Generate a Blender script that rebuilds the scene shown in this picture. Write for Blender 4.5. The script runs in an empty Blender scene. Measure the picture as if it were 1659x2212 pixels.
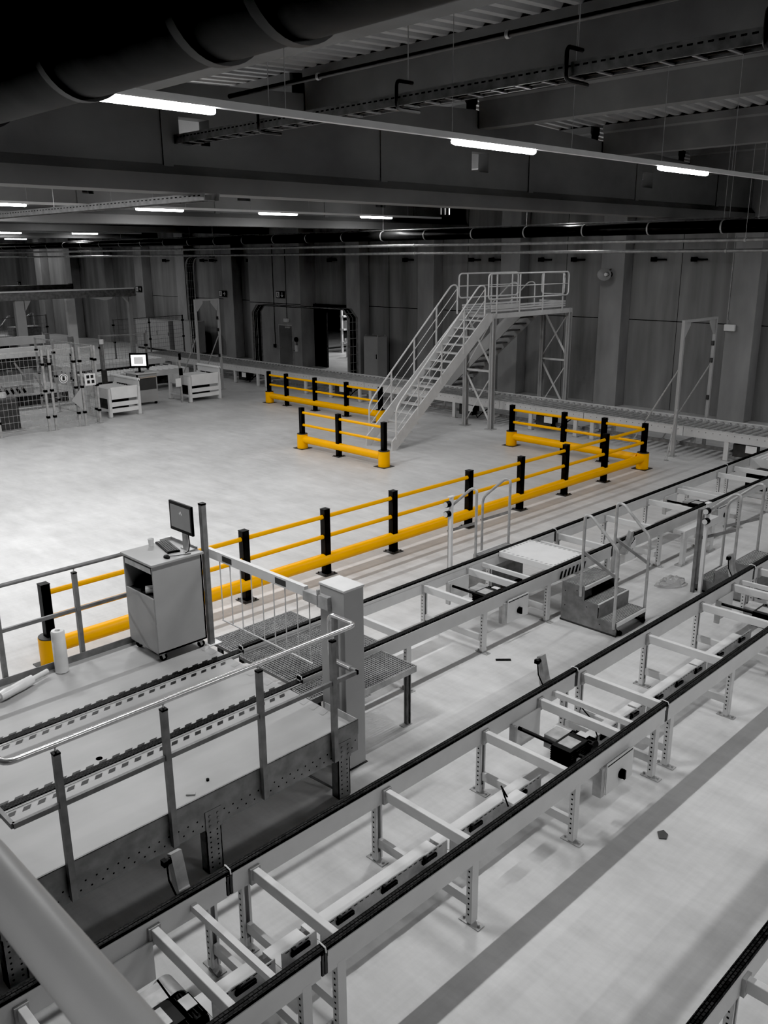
import bpy, math, random
from mathutils import Vector, Matrix
random.seed(7)
C = bpy.context.scene.collection
SC = bpy.context.scene
CAM_H = 5.1

# ------------------------------------------------------------------ materials
def new_mat(name):
    m = bpy.data.materials.new(name); m.use_nodes = True
    nt = m.node_tree
    return m, nt, nt.nodes['Principled BSDF']

def mat(name, g, rough=.5, metal=0., var=.12, scale=3., stretch=(1, 1, 1), bump=0., spec=.5):
    """grey (or coloured) surface with object-space noise variation"""
    col = g if isinstance(g, tuple) else (g, g, g)
    m, nt, p = new_mat(name)
    tc = nt.nodes.new('ShaderNodeTexCoord'); mp = nt.nodes.new('ShaderNodeMapping')
    mp.inputs['Scale'].default_value = stretch
    nz = nt.nodes.new('ShaderNodeTexNoise'); nz.inputs['Scale'].default_value = scale; nz.inputs['Detail'].default_value = 5
    rp = nt.nodes.new('ShaderNodeValToRGB')
    rp.color_ramp.elements[0].position = .3; rp.color_ramp.elements[1].position = .7
    rp.color_ramp.elements[0].color = tuple(c * (1 - var) for c in col) + (1,)
    rp.color_ramp.elements[1].color = tuple(min(1, c * (1 + var)) for c in col) + (1,)
    L = nt.links.new
    L(tc.outputs['Object'], mp.inputs['Vector']); L(mp.outputs['Vector'], nz.inputs['Vector'])
    L(nz.outputs['Fac'], rp.inputs['Fac']); L(rp.outputs['Color'], p.inputs['Base Color'])
    p.inputs['Roughness'].default_value = rough; p.inputs['Metallic'].default_value = metal
    p.inputs['Specular IOR Level'].default_value = spec
    if bump:
        b = nt.nodes.new('ShaderNodeBump'); b.inputs['Strength'].default_value = bump; b.inputs['Distance'].default_value = .02
        L(nz.outputs['Fac'], b.inputs['Height']); L(b.outputs['Normal'], p.inputs['Normal'])
    return m

def emis(name, s, g=1.):
    m, nt, p = new_mat(name)
    p.inputs['Base Color'].default_value = (.8, .8, .8, 1)
    p.inputs['Emission Color'].default_value = (g, g, g, 1); p.inputs['Emission Strength'].default_value = s
    return m

def chain_mat(name):
    m, nt, p = new_mat(name)
    L = nt.links.new
    tc = nt.nodes.new('ShaderNodeTexCoord'); br = nt.nodes.new('ShaderNodeTexBrick')
    br.inputs['Scale'].default_value = 1; br.offset = .5
    br.inputs['Brick Width'].default_value = .036; br.inputs['Row Height'].default_value = .022
    br.inputs['Mortar Size'].default_value = .004
    br.inputs['Color1'].default_value = (.010, .010, .010, 1); br.inputs['Color2'].default_value = (.035, .035, .035, 1)
    br.inputs['Mortar'].default_value = (.004, .004, .004, 1)
    L(tc.outputs['Object'], br.inputs['Vector']); L(br.outputs['Color'], p.inputs['Base Color'])
    p.inputs['Roughness'].default_value = .6; p.inputs['Specular IOR Level'].default_value = .15
    return m

def floor_mat():
    m, nt, p = new_mat('polished_concrete_floor')
    L = nt.links.new; N = nt.nodes.new
    tc = N('ShaderNodeTexCoord')
    n1 = N('ShaderNodeTexNoise'); n1.inputs['Scale'].default_value = .45; n1.inputs['Detail'].default_value = 9; n1.inputs['Roughness'].default_value = .62
    mp = N('ShaderNodeMapping'); mp.inputs['Scale'].default_value = (1.1, .35, 1); mp.inputs['Rotation'].default_value = (0, 0, .5)
    n2 = N('ShaderNodeTexNoise'); n2.inputs['Scale'].default_value = 3.2; n2.inputs['Detail'].default_value = 8; n2.inputs['Roughness'].default_value = .7
    L(tc.outputs['Object'], n1.inputs['Vector']); L(tc.outputs['Object'], mp.inputs['Vector']); L(mp.outputs['Vector'], n2.inputs['Vector'])
    mx = N('ShaderNodeMix'); mx.data_type = 'FLOAT'; mx.inputs[0].default_value = .5
    L(n1.outputs['Fac'], mx.inputs[2]); L(n2.outputs['Fac'], mx.inputs[3])
    rp = N('ShaderNodeValToRGB'); e = rp.color_ramp.elements
    e[0].position = .32; e[0].color = (.46, .46, .46, 1); e[1].position = .64; e[1].color = (.70, .70, .70, 1)
    L(mx.outputs[0], rp.inputs['Fac'])
    # fine scratch streaks
    w = N('ShaderNodeMapping'); w.inputs['Scale'].default_value = (.6, 14, 1); w.inputs['Rotation'].default_value = (0, 0, .15)
    n3 = N('ShaderNodeTexNoise'); n3.inputs['Scale'].default_value = 1.6; n3.inputs['Detail'].default_value = 6
    L(tc.outputs['Object'], w.inputs['Vector']); L(w.outputs['Vector'], n3.inputs['Vector'])
    mm = N('ShaderNodeMix'); mm.data_type = 'RGBA'; mm.blend_type = 'MULTIPLY'; mm.inputs[0].default_value = .16
    r3 = N('ShaderNodeValToRGB'); r3.color_ramp.elements[0].position = .35; r3.color_ramp.elements[0].color = (.72, .72, .72, 1); r3.color_ramp.elements[1].position = .6
    L(n3.outputs['Fac'], r3.inputs['Fac']); L(rp.outputs['Color'], mm.inputs[6]); L(r3.outputs['Color'], mm.inputs[7])
    L(mm.outputs[2], p.inputs['Base Color'])
    rr = N('ShaderNodeMapRange'); rr.inputs['To Min'].default_value = .34; rr.inputs['To Max'].default_value = .55
    L(n2.outputs['Fac'], rr.inputs['Value']); L(rr.outputs['Result'], p.inputs['Roughness'])
    return m

def glass_mat():
    m, nt, p = new_mat('clear_film')
    p.inputs['Base Color'].default_value = (.9, .9, .9, 1); p.inputs['Roughness'].default_value = .12
    p.inputs['Transmission Weight'].default_value = .75; p.inputs['IOR'].default_value = 1.3
    return m

M = dict(
    floor=floor_mat(),
    wall=mat('precast_concrete_wall', .25, .8, 0, .3, 1.6, (1, 1, .12), .15),
    pilaster=mat('concrete_pilaster', .30, .8, 0, .18, 1.4, (1, 1, .4), .15),
    girder=mat('concrete_girder', .17, .8, 0, .2, .9, (.6, 1, 1), .1),
    joint=mat('wall_joint', .03, .9),
    deck_roof=mat('corrugated_roof_sheet', .36, .55, .2, .12, 2),
    paint=mat('light_grey_paint', .60, .42, 0, .05, 4),
    paint2=mat('white_grey_paint', .66, .42, 0, .05, 4),
    galv=mat('galvanised_steel', .42, .42, .3, .22, 9),
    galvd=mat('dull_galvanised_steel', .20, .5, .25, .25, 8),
    dark=mat('dark_steel', .06, .5, .3, .2, 6),
    steel=mat('bright_steel', .62, .26, .85, .1, 12),
    black=mat('black_plastic', .010, .5, 0, .3, 5, (1, 1, 1), 0, .2),
    hole=mat('punched_hole', .01, .9),
    yellow=mat('yellow_polymer', (.95, .46, .003), .4, 0, .03, 3, (1, 1, 1), 0, .3),
    chain=chain_mat('roller_chain'),
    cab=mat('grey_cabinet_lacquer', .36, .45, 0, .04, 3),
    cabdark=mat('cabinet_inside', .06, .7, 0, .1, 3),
    white=mat('white_lacquer', .75, .4, 0, .04, 4),
    deck=mat('steel_platform_deck', .38, .5, 0, .14, 1.2, (.6, 1.8, 1)),
    film=mat('stretch_film', .75, .25, 0, .08, 6),
    clear=glass_mat(),
    tube=emis('led_tube', 20.),
    screen=mat('screen_glass', .17, .2, 0, .1, 2),
    screenlit=emis('lit_screen', 1.1, .85),
    screenmid=emis('lit_screen_grey', .25, .8),
    lblack=mat('sign_black', .01, .5),
    pipe=mat('black_pipe', .015, .4, 0, .3, 4, (1, 1, 1), 0, .25),
    pipe2=mat('grey_conduit', .30, .4, .5, .2, 7),
    duct=mat('dark_air_duct', .075, .6, 0, .25, 2, (1, 1, 1), 0, .1),
    duct2=mat('darker_air_duct', .035, .9, 0, .25, 2, (1, 1, 1), 0, 0.),
    grate=mat('grating_steel', .34, .45, .2, .2, 9),
    tread=mat('stair_step_plate', .34, .5, .1, .2, 12),
    stair=mat('stair_grey_paint', .62, .45, .1, .06, 5),
)

# ------------------------------------------------------------------ mesh builder
def V(*a): return Vector(a)

class B:
    def __init__(s): s.v = []; s.f = []; s.mi = []; s.m = 0
    def add(s, vs, fs):
        k = len(s.v); s.v += [tuple(x) for x in vs]
        s.f += [tuple(i + k for i in f) for f in fs]; s.mi += [s.m] * len(fs); return s
    def box(s, x0, x1, y0, y1, z0, z1):
        vs = [(x, y, z) for z in (z0, z1) for y in (y0, y1) for x in (x0, x1)]
        return s.add(vs, [(0, 2, 3, 1), (4, 5, 7, 6), (0, 1, 5, 4), (2, 6, 7, 3), (0, 4, 6, 2), (1, 3, 7, 5)])
    def bar(s, p, q, w, h, up=(0, 0, 1)):
        p = Vector(p); q = Vector(q); d = (q - p).normalized(); up = Vector(up)
        if abs(d.dot(up)) > .99: up = Vector((0, 1, 0))
        r = d.cross(up).normalized(); u = r.cross(d)
        vs = [c + a * r * w / 2 + b * u * h / 2 for c in (p, q) for b in (-1, 1) for a in (-1, 1)]
        return s.add(vs, [(0, 1, 3, 2), (4, 6, 7, 5), (0, 4, 5, 1), (2, 3, 7, 6), (0, 2, 6, 4), (1, 5, 7, 3)])
    def tube(s, pts, r, n=8, closed=False):
        pts = [Vector(p) for p in pts]; m = len(pts)
        rings = []; ref = None
        for i, p in enumerate(pts):
            a = pts[i - 1] if (i > 0 or closed) else p
            b = pts[(i + 1) % m] if (i < m - 1 or closed) else p
            t = (b - a)
            t = t.normalized() if t.length > 1e-9 else Vector((0, 0, 1))
            if ref is None:
                ref = t.orthogonal().normalized()
            ref = (ref - t * ref.dot(t)).normalized(); o = t.cross(ref)
            rings.append([p + r * (math.cos(2 * math.pi * k / n) * ref + math.sin(2 * math.pi * k / n) * o) for k in range(n)])
        vs = [v for R_ in rings for v in R_]; fs = []
        for i in range(m if closed else m - 1):
            j = (i + 1) % m
            for k in range(n):
                fs.append((i * n + k, i * n + (k + 1) % n, j * n + (k + 1) % n, j * n + k))
        if not closed:
            fs.append(tuple(range(n))[::-1]); fs.append(tuple((m - 1) * n + k for k in range(n)))
        return s.add(vs, fs)
    def cyl(s, p, q, r, n=16): return s.tube([p, q], r, n)
    def prism(s, poly, axis, a, b):
        """poly of 2d points; axis 0: (y,z) extruded in x; 1: (x,z) in y; 2: (x,y) in z"""
        def mk(p, t): return (t, p[0], p[1]) if axis == 0 else (p[0], t, p[1]) if axis == 1 else (p[0], p[1], t)
        n = len(poly); vs = [mk(p, a) for p in poly] + [mk(p, b) for p in poly]
        fs = [tuple(range(n))[::-1], tuple(range(n, 2 * n))] + [(i, (i + 1) % n, n + (i + 1) % n, n + i) for i in range(n)]
        return s.add(vs, fs)
    def quad(s, a, b, c, d): return s.add([a, b, c, d], [(0, 1, 2, 3)])
    def disc(s, c, r, axis, n=8):
        c = Vector(c); vs = []
        for k in range(n):
            t = 2 * math.pi * k / n; x, y = r * math.cos(t), r * math.sin(t)
            vs.append(c + (Vector((0, x, y)) if axis == 0 else Vector((x, 0, y)) if axis == 1 else Vector((x, y, 0))))
        return s.add(vs, [tuple(range(n))])
    def build(s, name, mats, parent=None, smooth=False, bevel=0., org=None):
        if not isinstance(mats, (list, tuple)): mats = [mats]
        o0 = Vector(org) if org is not None else (Vector(parent['_o']) if parent is not None else Vector((0, 0, 0)))
        me = bpy.data.meshes.new(name)
        me.from_pydata([tuple(Vector(v) - o0) for v in s.v], [], s.f)
        for m in mats: me.materials.append(M[m])
        me.polygons.foreach_set('material_index', s.mi)
        if smooth:
            me.polygons.foreach_set('use_smooth', [True] * len(me.polygons))
            me.set_sharp_from_angle(angle=math.radians(35))
        me.update()
        o = bpy.data.objects.new(name, me); C.objects.link(o)
        if parent is not None: o.parent = parent
        else: o.location = o0
        o['_o'] = tuple(o0)
        if bevel:
            md = o.modifiers.new('edge', 'BEVEL'); md.width = bevel; md.segments = 2; md.limit_method = 'ANGLE'; md.angle_limit = math.radians(40)
        return o

def tag(o, label=None, cat=None, group=None, kind=None):
    if label: o['label'] = label
    if cat: o['category'] = cat
    if group: o['group'] = group
    if kind: o['kind'] = kind
    return o
def thing(name, loc, label, cat, group=None):
    o = bpy.data.objects.new(name, None); C.objects.link(o); o.location = loc; o['_o'] = tuple(loc)
    o.empty_display_size = .1
    return tag(o, label, cat, group)
def struct(o): o['kind'] = 'structure'; return o
def copy_tree(o, parent=None, off=None):
    c = o.copy(); C.objects.link(c)
    if parent is not None: c.parent = parent
    elif off is not None: c.location = o.location + Vector(off)
    for ch in list(o.children): copy_tree(ch, c)
    return c
def fil(pts, r, k=5):
    """round the inner corners of a polyline"""
    pts = [Vector(p) for p in pts]; out = [pts[0]]
    for i in range(1, len(pts) - 1):
        a, b, c = pts[i - 1], pts[i], pts[i + 1]
        u = (a - b); w = (c - b); rr = min(r, u.length * .49, w.length * .49)
        p0 = b + u.normalized() * rr; p1 = b + w.normalized() * rr
        for j in range(k + 1):
            t = j / k; out.append((1 - t) ** 2 * p0 + 2 * t * (1 - t) * b + t * t * p1)
    out.append(pts[-1]); return out

# ------------------------------------------------------------------ camera
YAW, PITCH, ROLL, FPX = 0.7911221, 0.28630746, -0.00687169, 1879.514
f = V(math.cos(YAW) * math.cos(PITCH), math.sin(YAW) * math.cos(PITCH), -math.sin(PITCH))
r0 = V(math.sin(YAW), -math.cos(YAW), 0); u0 = r0.cross(f)
rr_ = math.cos(ROLL) * r0 + math.sin(ROLL) * u0; uu_ = -math.sin(ROLL) * r0 + math.cos(ROLL) * u0
cam = bpy.data.cameras.new('camera'); co = bpy.data.objects.new('camera', cam); C.objects.link(co)
mw = Matrix((rr_, uu_, -f)).transposed().to_4x4(); mw.translation = (0, 0, CAM_H); co.matrix_world = mw
cam.sensor_fit = 'VERTICAL'; cam.sensor_height = 36; cam.lens = FPX / 2212 * 36
cam.clip_start = .05; cam.clip_end = 200
cam.dof.use_dof = True; cam.dof.focus_distance = 11; cam.dof.aperture_fstop = 13
SC.camera = co
SC.view_settings.view_transform = 'Standard'; SC.view_settings.look = 'None'
SC.view_settings.exposure = .12; SC.view_settings.gamma = 1
SC.view_settings.use_curve_mapping = True
SC.view_settings.curve_mapping.black_level = (.011, .011, .011)
SC.view_settings.curve_mapping.update()

# ------------------------------------------------------------------ setting
XW = 27.5            # far wall plane
struct(B().box(-9, 42, -7, 66, -.2, 0).build('floor', 'floor'))
b = B()              # far wall with the open doorway
DY0, DY1, DZ = 29.85, 32.3, 2.75
b.box(XW, XW + .25, -7, DY0, 0, 9); b.box(XW, XW + .25, DY1, 66, 0, 9); b.box(XW, XW + .25, DY0, DY1, DZ, 9)
b.m = 1
b.box(XW - .004, XW, -7, DY0, 2.94, 2.965); b.box(XW - .004, XW, DY1, 66, 2.94, 2.965)
for y in (14.0, 18.4, 23.0, 27.4): b.box(XW - .004, XW, y, y + .015, 0, 9)
struct(b.build('wall_far', ['wall', 'joint']))
struct(B().box(-9.2, -9, -7, 66, 0, 9).build('wall_near', 'wall'))
struct(B().box(-9, 42, 66, 66.2, 0, 9).build('wall_left', 'wall'))
struct(B().box(-9, 42, -7.2, -7, 0, 9).build('wall_right', 'wall'))
struct(B().box(41.8, 42, -7, 66, 0, 9).build('wall_beyond', 'wall'))
k = 0
for y in (2.5, 7.0, 11.65, 16.2, 20.5, 24.75, 29.1, 38.6, 43.0, 47.5, 52.0, 56.5, 61):
    k += 1
    struct(B().box(26.92, XW - .001, y - .44, y + .44, 0, 9).build('trim_%d' % k, 'pilaster', bevel=.02))
# boxed-out wall bay with the emergency door
BX = 26.6
b = B().box(BX, XW - .001, 32.35, 36.3, 0, 9)
b.m = 1; b.box(BX - .004, BX, 32.35, 36.3, 2.93, 2.96)
struct(b.build('wall_bay', ['pilaster', 'joint']))
d = thing('door_1', (BX, 33.52, 0), 'grey steel emergency door in the projecting wall bay', 'door'); d['kind'] = 'structure'
B().box(BX - .03, BX, 32.99, 34.05, 0, 1.98).build('door_frame', 'galv', d)
B().box(BX - .045, BX - .03, 33.04, 34.0, .01, 1.92).build('door_leaf', 'girder', d)
B().box(BX - .1, BX - .045, 33.1, 33.45, 1.82, 1.9).build('door_closer', 'galv', d)
B().tube([(BX - .045, 33.92, .9), (BX - .1, 33.92, .9), (BX - .1, 33.72, .9)], .014, 6).build('door_handle', 'steel', d, True)
d = thing('door_2', (XW, 32, 0), 'dark sliding door leaf pushed open beside the doorway', 'door'); d['kind'] = 'structure'
B().box(XW - .12, XW - .02, 31.45, 32.34, .02, 2.8).build('door_leaf', 'dark', d)
B().box(XW - .16, XW - .0, 29.7, 32.34, 2.8, 2.95).build('door_track', 'dark', d)

# roof
def roof_z(x): return 8.12 - .045 * abs(x - 14)
ceil_o = bpy.data.objects.new('ceiling', None); C.objects.link(ceil_o); ceil_o['_o'] = (0, 0, 0); ceil_o['kind'] = 'structure'
b = B(); prof = []; y = -7.
while y < 66:
    prof += [(y, 0), (y + .11, 0), (y + .15, .07), (y + .26, .07)]; y += .3
for x0, x1 in ((-9, 14), (14, XW)):
    z0, z1 = roof_z(x0), roof_z(x1); n = len(prof)
    vs = [(x0, p[0], z0 + p[1]) for p in prof] + [(x1, p[0], z1 + p[1]) for p in prof]
    b.add(vs, [(i, i + 1, n + i + 1, n + i) for i in range(n - 1)])
b.box(-9, XW, -7, 66, 8.4, 8.5)
b.build('roof_sheet', 'deck_roof', ceil_o)
PUR = [-6.3, -2.1, 2.0, 6.25, 9.95, 14.3, 18.75, 22.95]
GIR = [11.8, 23.3, 34.8, 46.3, 57.8]
for x in PUR:
    b = B(); zt = roof_z(x) - .002; ys = [-7] + GIR + [66]
    for i in range(len(ys) - 1):
        a = ys[i] + (.16 if i else 0); c = ys[i + 1] - (.16 if i < len(ys) - 2 else 0)
        b.prism([(x - .15, zt - .66), (x + .15, zt - .66), (x + .15, zt - .18), (x + .19, zt - .14), (x + .19, zt), (x - .19, zt), (x - .19, zt - .14), (x - .15, zt - .18)], 1, a, c)
    b.build('purlin', 'girder', ceil_o)
def girder(y, holes):
    b = B(); x0 = -9; zb = 6.0 if y < 30 else 6.12 if y < 50 else 6.35; top = lambda x: roof_z(x) - .34
    cuts = sorted(holes)
    xs = [x0]; segs = []
    for h0, h1, z0, z1 in cuts:
        segs.append((xs[-1], h0, None)); segs.append((h0, h1, (z0, z1))); xs.append(h1)
    segs.append((xs[-1], XW, None))
    for a, c, h in segs:
        pieces = [(a, 14, c)] if a < 14 < c else [(a, None, c)]
        for a_, mid, c_ in pieces:
            pts = [a_, mid, c_] if mid else [a_, c_]
            for i in range(len(pts) - 1):
                p, q = pts[i], pts[i + 1]
                if h is None: b.prism([(p, zb + .05), (q, zb + .05), (q, top(q)), (p, top(p))], 1, y - .13, y + .13)
                else:
                    b.box(p, q, y - .13, y + .13, zb + .05, h[0]); b.prism([(p, h[1]), (q, h[1]), (q, top(q)), (p, top(p))], 1, y - .13, y + .13)
    b.prism([(y - .26, zb), (y + .26, zb), (y + .26, zb + .24), (y + .13, zb + .38), (y - .13, zb + .38), (y - .26, zb + .24)], 0, x0, XW)
    x = -5.9
    while x < XW:
        b.box(x, x + .16, y - .155, y - .13, 6.3, 7.3); x += 4.35
    return b.build('girder', 'girder', ceil_o)
hol = [(x, x + .52 if i else x + .62, 6.67, 7.03) for i, x in enumerate((1.0, 7.45, 14.0, 20.5))]
girder(GIR[0], hol)
for y in GIR[1:]: girder(y, [(x + 1.6, x + 2.1, 6.75, 7.05) for x in (-2, 4.5, 9.9, 15.1, 21)])

# ------------------------------------------------------------------ lamps
def area(x, y, z, P, L=1.45, w=.1):
    l = bpy.data.lights.new('lamp_light', 'AREA'); l.shape = 'RECTANGLE'; l.size = L; l.size_y = w; l.energy = P
    o = bpy.data.objects.new('lamp_light', l); C.objects.link(o); o.location = (x, y, z); return o
POW = 140
def strip(y, z, xs, x0, x1, label, P=POW, L=1.42, w=.1, pw=None, up=0):
    t = thing('light_strip', ((x0 + x1) / 2, y, z), label, 'light', 'suspended light strips')
    B().box(x0, x1, y - .03, y + .03, z + .015, z + .075).build('light_rail', 'white', t)
    for i in range(int((x1 - x0) / 2.2) + 1):
        x = x0 + .4 + 2.2 * i
        if any(abs(x - p) < .22 for p in PUR): x += .45
        if x < x1: B().cyl((x, y, z + .075), (x, y, roof_z(x) - .004), .004, 4).build('hanger', 'galv', t)
    for x, q in zip(xs, pw or [1] * len(xs)):
        o = B().tube([(x - L / 2, y, z - .005), (x - L / 2 + .03, y, z - .012), (x + L / 2 - .03, y, z - .012), (x + L / 2, y, z - .005)], .033, 8).build('lamp_tube', 'tube', t, True)
        if P:
            a = area(x, y, z - .06, P * q, L, w); a.parent = t; a.location = (x - (x0 + x1) / 2, 0, -.06)
            if up:  # added uplight, brightens the roof sheet behind the girder holes
                a = area(x, y, z, P * up, L, w); a.parent = t; a.location = (x - (x0 + x1) / 2, 0, .09); a.rotation_euler = (math.pi, 0, 0)
    return t
strip(6.44, 6.25, [3.74, 8.13, 12.46, 16.85, 21.2, 25.5], 2.6, 27.2, 'nearest long light strip, crossing the hall in front of the first concrete girder', pw=[.95, .62, .36, .28, .25, .25])
strip(15.0, 6.32, [-4.4, .2, 4.6, 9.1, 13.6, 18.2, 22.9], -8.5, 26.5, 'light strip seen just under the bottom edge of the first concrete girder', pw=[.9, 1.25, 1.45, 1.05, .4, .24, .2], up=.16)
strip(21.7, 6.33, [-4.2, .1, 4.4, 8.75, 13.1, 17.1, 21.2], -8.5, 24.4, 'light strip running in front of the second paler girder', POW * .8, pw=[.7, .9, 1, .85, .55, .4, .35])
strip(45.2, 6.33, [10.4, 14.6, 18.6, 22.7], 6, 26, 'far light strip ending above the caged machinery', POW * .5)
strip(59.5, 6.33, [16.7, 20.8, 25.0], 12, 26.6, 'farthest light strip, a short bright tube at the back left', POW * .4)
strip(32.5, 6.5, [-2, 2.4, 6.8, 11.2, 15.6], -8, 18, 'added light strip, unseen high behind the second girder', POW * .4)  # added unseen strip, lights the hall behind the girders
strip(-1.0, 5.5, [-1.3], -2.6, 0, 'short added light strip, unseen behind the viewpoint, brightening the foreground rail', POW * .3)  # added lamp behind the camera to brighten the foreground rail
strip(-2.6, 6.4, [4.6, 9.0, 13.4, 17.8, 22.2], 3.5, 24, 'added fill light strip, unseen outside the picture, right of the viewpoint', POW * 1.0, 1.42, .5, [.6, .95, .7, .4, .3])  # added wide soft fill for the beam faces turned to the camera
for x, y in ((33, 30), (34, 34)): area(x, y, 5, 200, 2, .4)

W = bpy.data.worlds.new('world'); SC.world = W; W.use_nodes = True
W.node_tree.nodes['Background'].inputs[0].default_value = (.5, .5, .5, 1); W.node_tree.nodes['Background'].inputs[1].default_value = .02

# ------------------------------------------------------------------ yellow barriers
def barrier(name_label, pts_post, ends, axis, fixed, a0, a1, group, rail0=None):
    """axis 0: runs along x at y=fixed; axis 1: along y at x=fixed. ends: coordinates carrying a yellow bollard"""
    P = (lambda t, z, o=0: (t, fixed + o, z)) if axis == 0 else (lambda t, z, o=0: (fixed + o, t, z))
    t = thing('safety_barrier', P((a0 + a1) / 2, 0), name_label, 'barrier', group)
    for c in pts_post:
        x, y, _ = P(c, 0)
        is_end = c in ends
        z0 = .40 if is_end else .012
        o = B().box(x - .06, x + .06, y - .06, y + .06, z0, 1.12).build('post', 'black', t, bevel=.008)
        B().box(x - .063, x + .063, y - .063, y + .063, 1.12, 1.135).build('post_cap', 'black', o, bevel=.005)
        if is_end:
            e = B().cyl((x, y, .012), (x, y, .40), .15, 32).build('bollard', 'yellow', t, True)
            B().cyl((x, y, .40), (x, y, .415), .145, 32).build('collar', 'dark', e, True)
        fp = B().box(x - (.19 if is_end else .13), x + (.19 if is_end else .13), y - (.19 if is_end else .13), y + (.19 if is_end else .13), 0, .012)
        if not is_end:
            for sx in (-1, 1):
                for sy in (-1, 1): fp.cyl((x + sx * .095, y + sy * .095, .012), (x + sx * .095, y + sy * .095, .035), .014, 6)
        fp.build('foot_plate', 'dark', o)
    B().cyl(P(a0, .26), P(a1, .26), .102, 28).build('bumper_rail', 'yellow', t, True)
    for z in (.66, 1.0):
        b = B()
        ps = sorted(pts_post + ([rail0] if rail0 else []))
        for i in range(len(ps) - 1):
            b.tube([P(ps[i] + .055, z), P(ps[i + 1] - .055, z)], .036, 10)
        b.build('hand_rail', 'yellow', t, True)
    return t
barrier('long yellow barrier with black posts running beside the conveyor', [4.2, 5.72, 7.31, 8.94, 10.53, 12.62, 14.28, 15.905, 17.525, 19.3], [4.2, 19.3], 0, 10.42, 4.2, 19.3, 'yellow safety barriers')
barrier('short yellow return barrier joining the far corner of the long barrier', [11.55, 12.75, 14.45], [14.45], 1, 19.3, 10.575, 14.45, 'yellow safety barriers', 10.43)
barrier('short two-bay yellow barrier standing in front of the stair foot', [15.2, 16.9, 18.4], [15.2, 18.4], 1, 15.04, 15.2, 18.4, 'yellow safety barriers')
barrier('yellow barrier behind the stair foot, in front of the roller conveyor', [19.6, 21.2, 22.8, 24.35, 25.35], [19.6, 25.35], 1, 19.25, 19.6, 25.35, 'yellow safety barriers')

# ------------------------------------------------------------------ chain conveyors
def perf(b, x0, x1, y, z, step, w, h, mi, axis=1):
    """row of dark slots on a face of constant y"""
    m0 = b.m; b.m = mi; x = x0
    while x + w < x1:
        b.quad((x, y, z - h / 2), (x + w, y, z - h / 2), (x + w, y, z + h / 2), (x, y, z + h / 2)); x += step
    b.m = m0

def leg(t, x, y, sgn, ztop, w=.075, dep=.05):
    """channel leg: web at the outer side, flanges inwards; punched holes. sgn +1: far side"""
    o = thing_leg = None
    b = B()
    yo = y + sgn * dep / 2; yi = y - sgn * dep / 2
    y0, y1 = min(yo, yi), max(yo, yi)
    b.box(x - w / 2, x + w / 2, yo - .004, yo + .004, .03, ztop)
    b.box(x - w / 2 - .003, x - w / 2 + .003, y0, y1, .03, ztop)
    b.box(x + w / 2 - .003, x + w / 2 + .003, y0, y1, .03, ztop)
    b.box(x - w / 2, x - w / 2 + .02, yi - .003, yi + .003, .03, ztop); b.box(x + w / 2 - .02, x + w / 2, yi - .003, yi + .003, .03, ztop)
    b.m = 1
    z = .1
    while z < ztop - .04:
        for dx in (-w / 2 - .0042,):
            b.quad((x + dx, y - .008, z), (x + dx, y + .008, z), (x + dx, y + .008, z + .016), (x + dx, y - .008, z + .016))
        b.disc((x, yo - sgn * .0052, z), .007, 1, 6)
        z += .05
    o = b.build('leg', ['paint', 'hole'], t)
    fb = B().box(x - .04, x + .04, y - .10, y + .10, 0, .01)
    fb.box(x - w / 2 + .005, x + w / 2 - .005, y - .02, y + .02, .01, .09)
    for s in (-1, 1): fb.cyl((x, y + s * .075, .01), (x, y + s * .075, .03), .012, 6)
    fb.build('foot_plate', 'galv', o)
    return o

def drive(t, x0, x1, yn, yf):
    cx = (x0 + x1) / 2
    fp = B().box(x0, x1, yf - .065, yf - .055, .30, .62).build('side_plate', 'paint2', t)
    b = B().box(x0 - .01, x0 + .02, yf - .10, yf - .03, .28, .60); b.build('plate_bracket', 'galv', fp)
    np = B().box(x0, x1, yn - .075, yn - .065, .31, .63)
    np.m = 1; np.box(x0 + .01, x1 - .02, yn - .077, yn - .075, .600, .612)
    np = np.build('switch_panel', ['paint2', 'black'], t)
    B().box(x0 - .06, x0, yn - .06, yn + .03, .30, .60).build('panel_bracket', 'galv', np)
    kb = B(); kx = cx + .02
    kb.cyl((kx, yn - .075, .43), (kx, yn - .10, .43), .048, 14); kb.bar((kx, yn - .11, .385), (kx, yn - .11, .475), .024, .03, (0, 1, 0))
    kb.build('rotary_switch', 'black', np, True)
    B().cyl((x0 + .1, yf - .06, .53), (x0 + .1, yn + .03, .53), .02, 10).build('drive_shaft', 'black', t, True)
    # gearbox, finned inverter box and motor
    my = yn + .42
    gb = B().cyl((cx + .12, my + .30, .50), (cx + .12, my + .12, .50), .085, 20); gb.box(cx - .12, cx + .14, my + .12, my + .28, .44, .58)
    gb.build('gearbox', 'galv', t, True)
    ib = B().box(cx - .26, cx + .05, my - .11, my + .10, .40, .60)
    for i in range(7): ib.box(cx - .265, cx + .055, my - .116, my + .106, .42 + i * .024, .43 + i * .024)
    ib.m = 1; ib.box(cx - .15, cx - .06, my - .118, my - .116, .46, .49); ib.box(cx - .2, cx - .02, my - .08, my + .07, .6, .606)
    ib.build('inverter_box', ['black', 'galv'], t)
    mb = B().cyl((cx + .13, my + .12, .50), (cx + .13, my - .14, .50), .07, 20)
    for i in range(12):
        a = i * math.pi / 6; mb.bar((cx + .13 + .075 * math.cos(a), my + .1, .5 + .075 * math.sin(a)), (cx + .13 + .075 * math.cos(a), my - .12, .5 + .075 * math.sin(a)), .006, .02)
    mb.m = 1; mb.box(cx + .09, cx + .17, my - .06, my + .05, .585, .59)
    mb.build('motor', ['black', 'paint2'], t, True)

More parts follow.
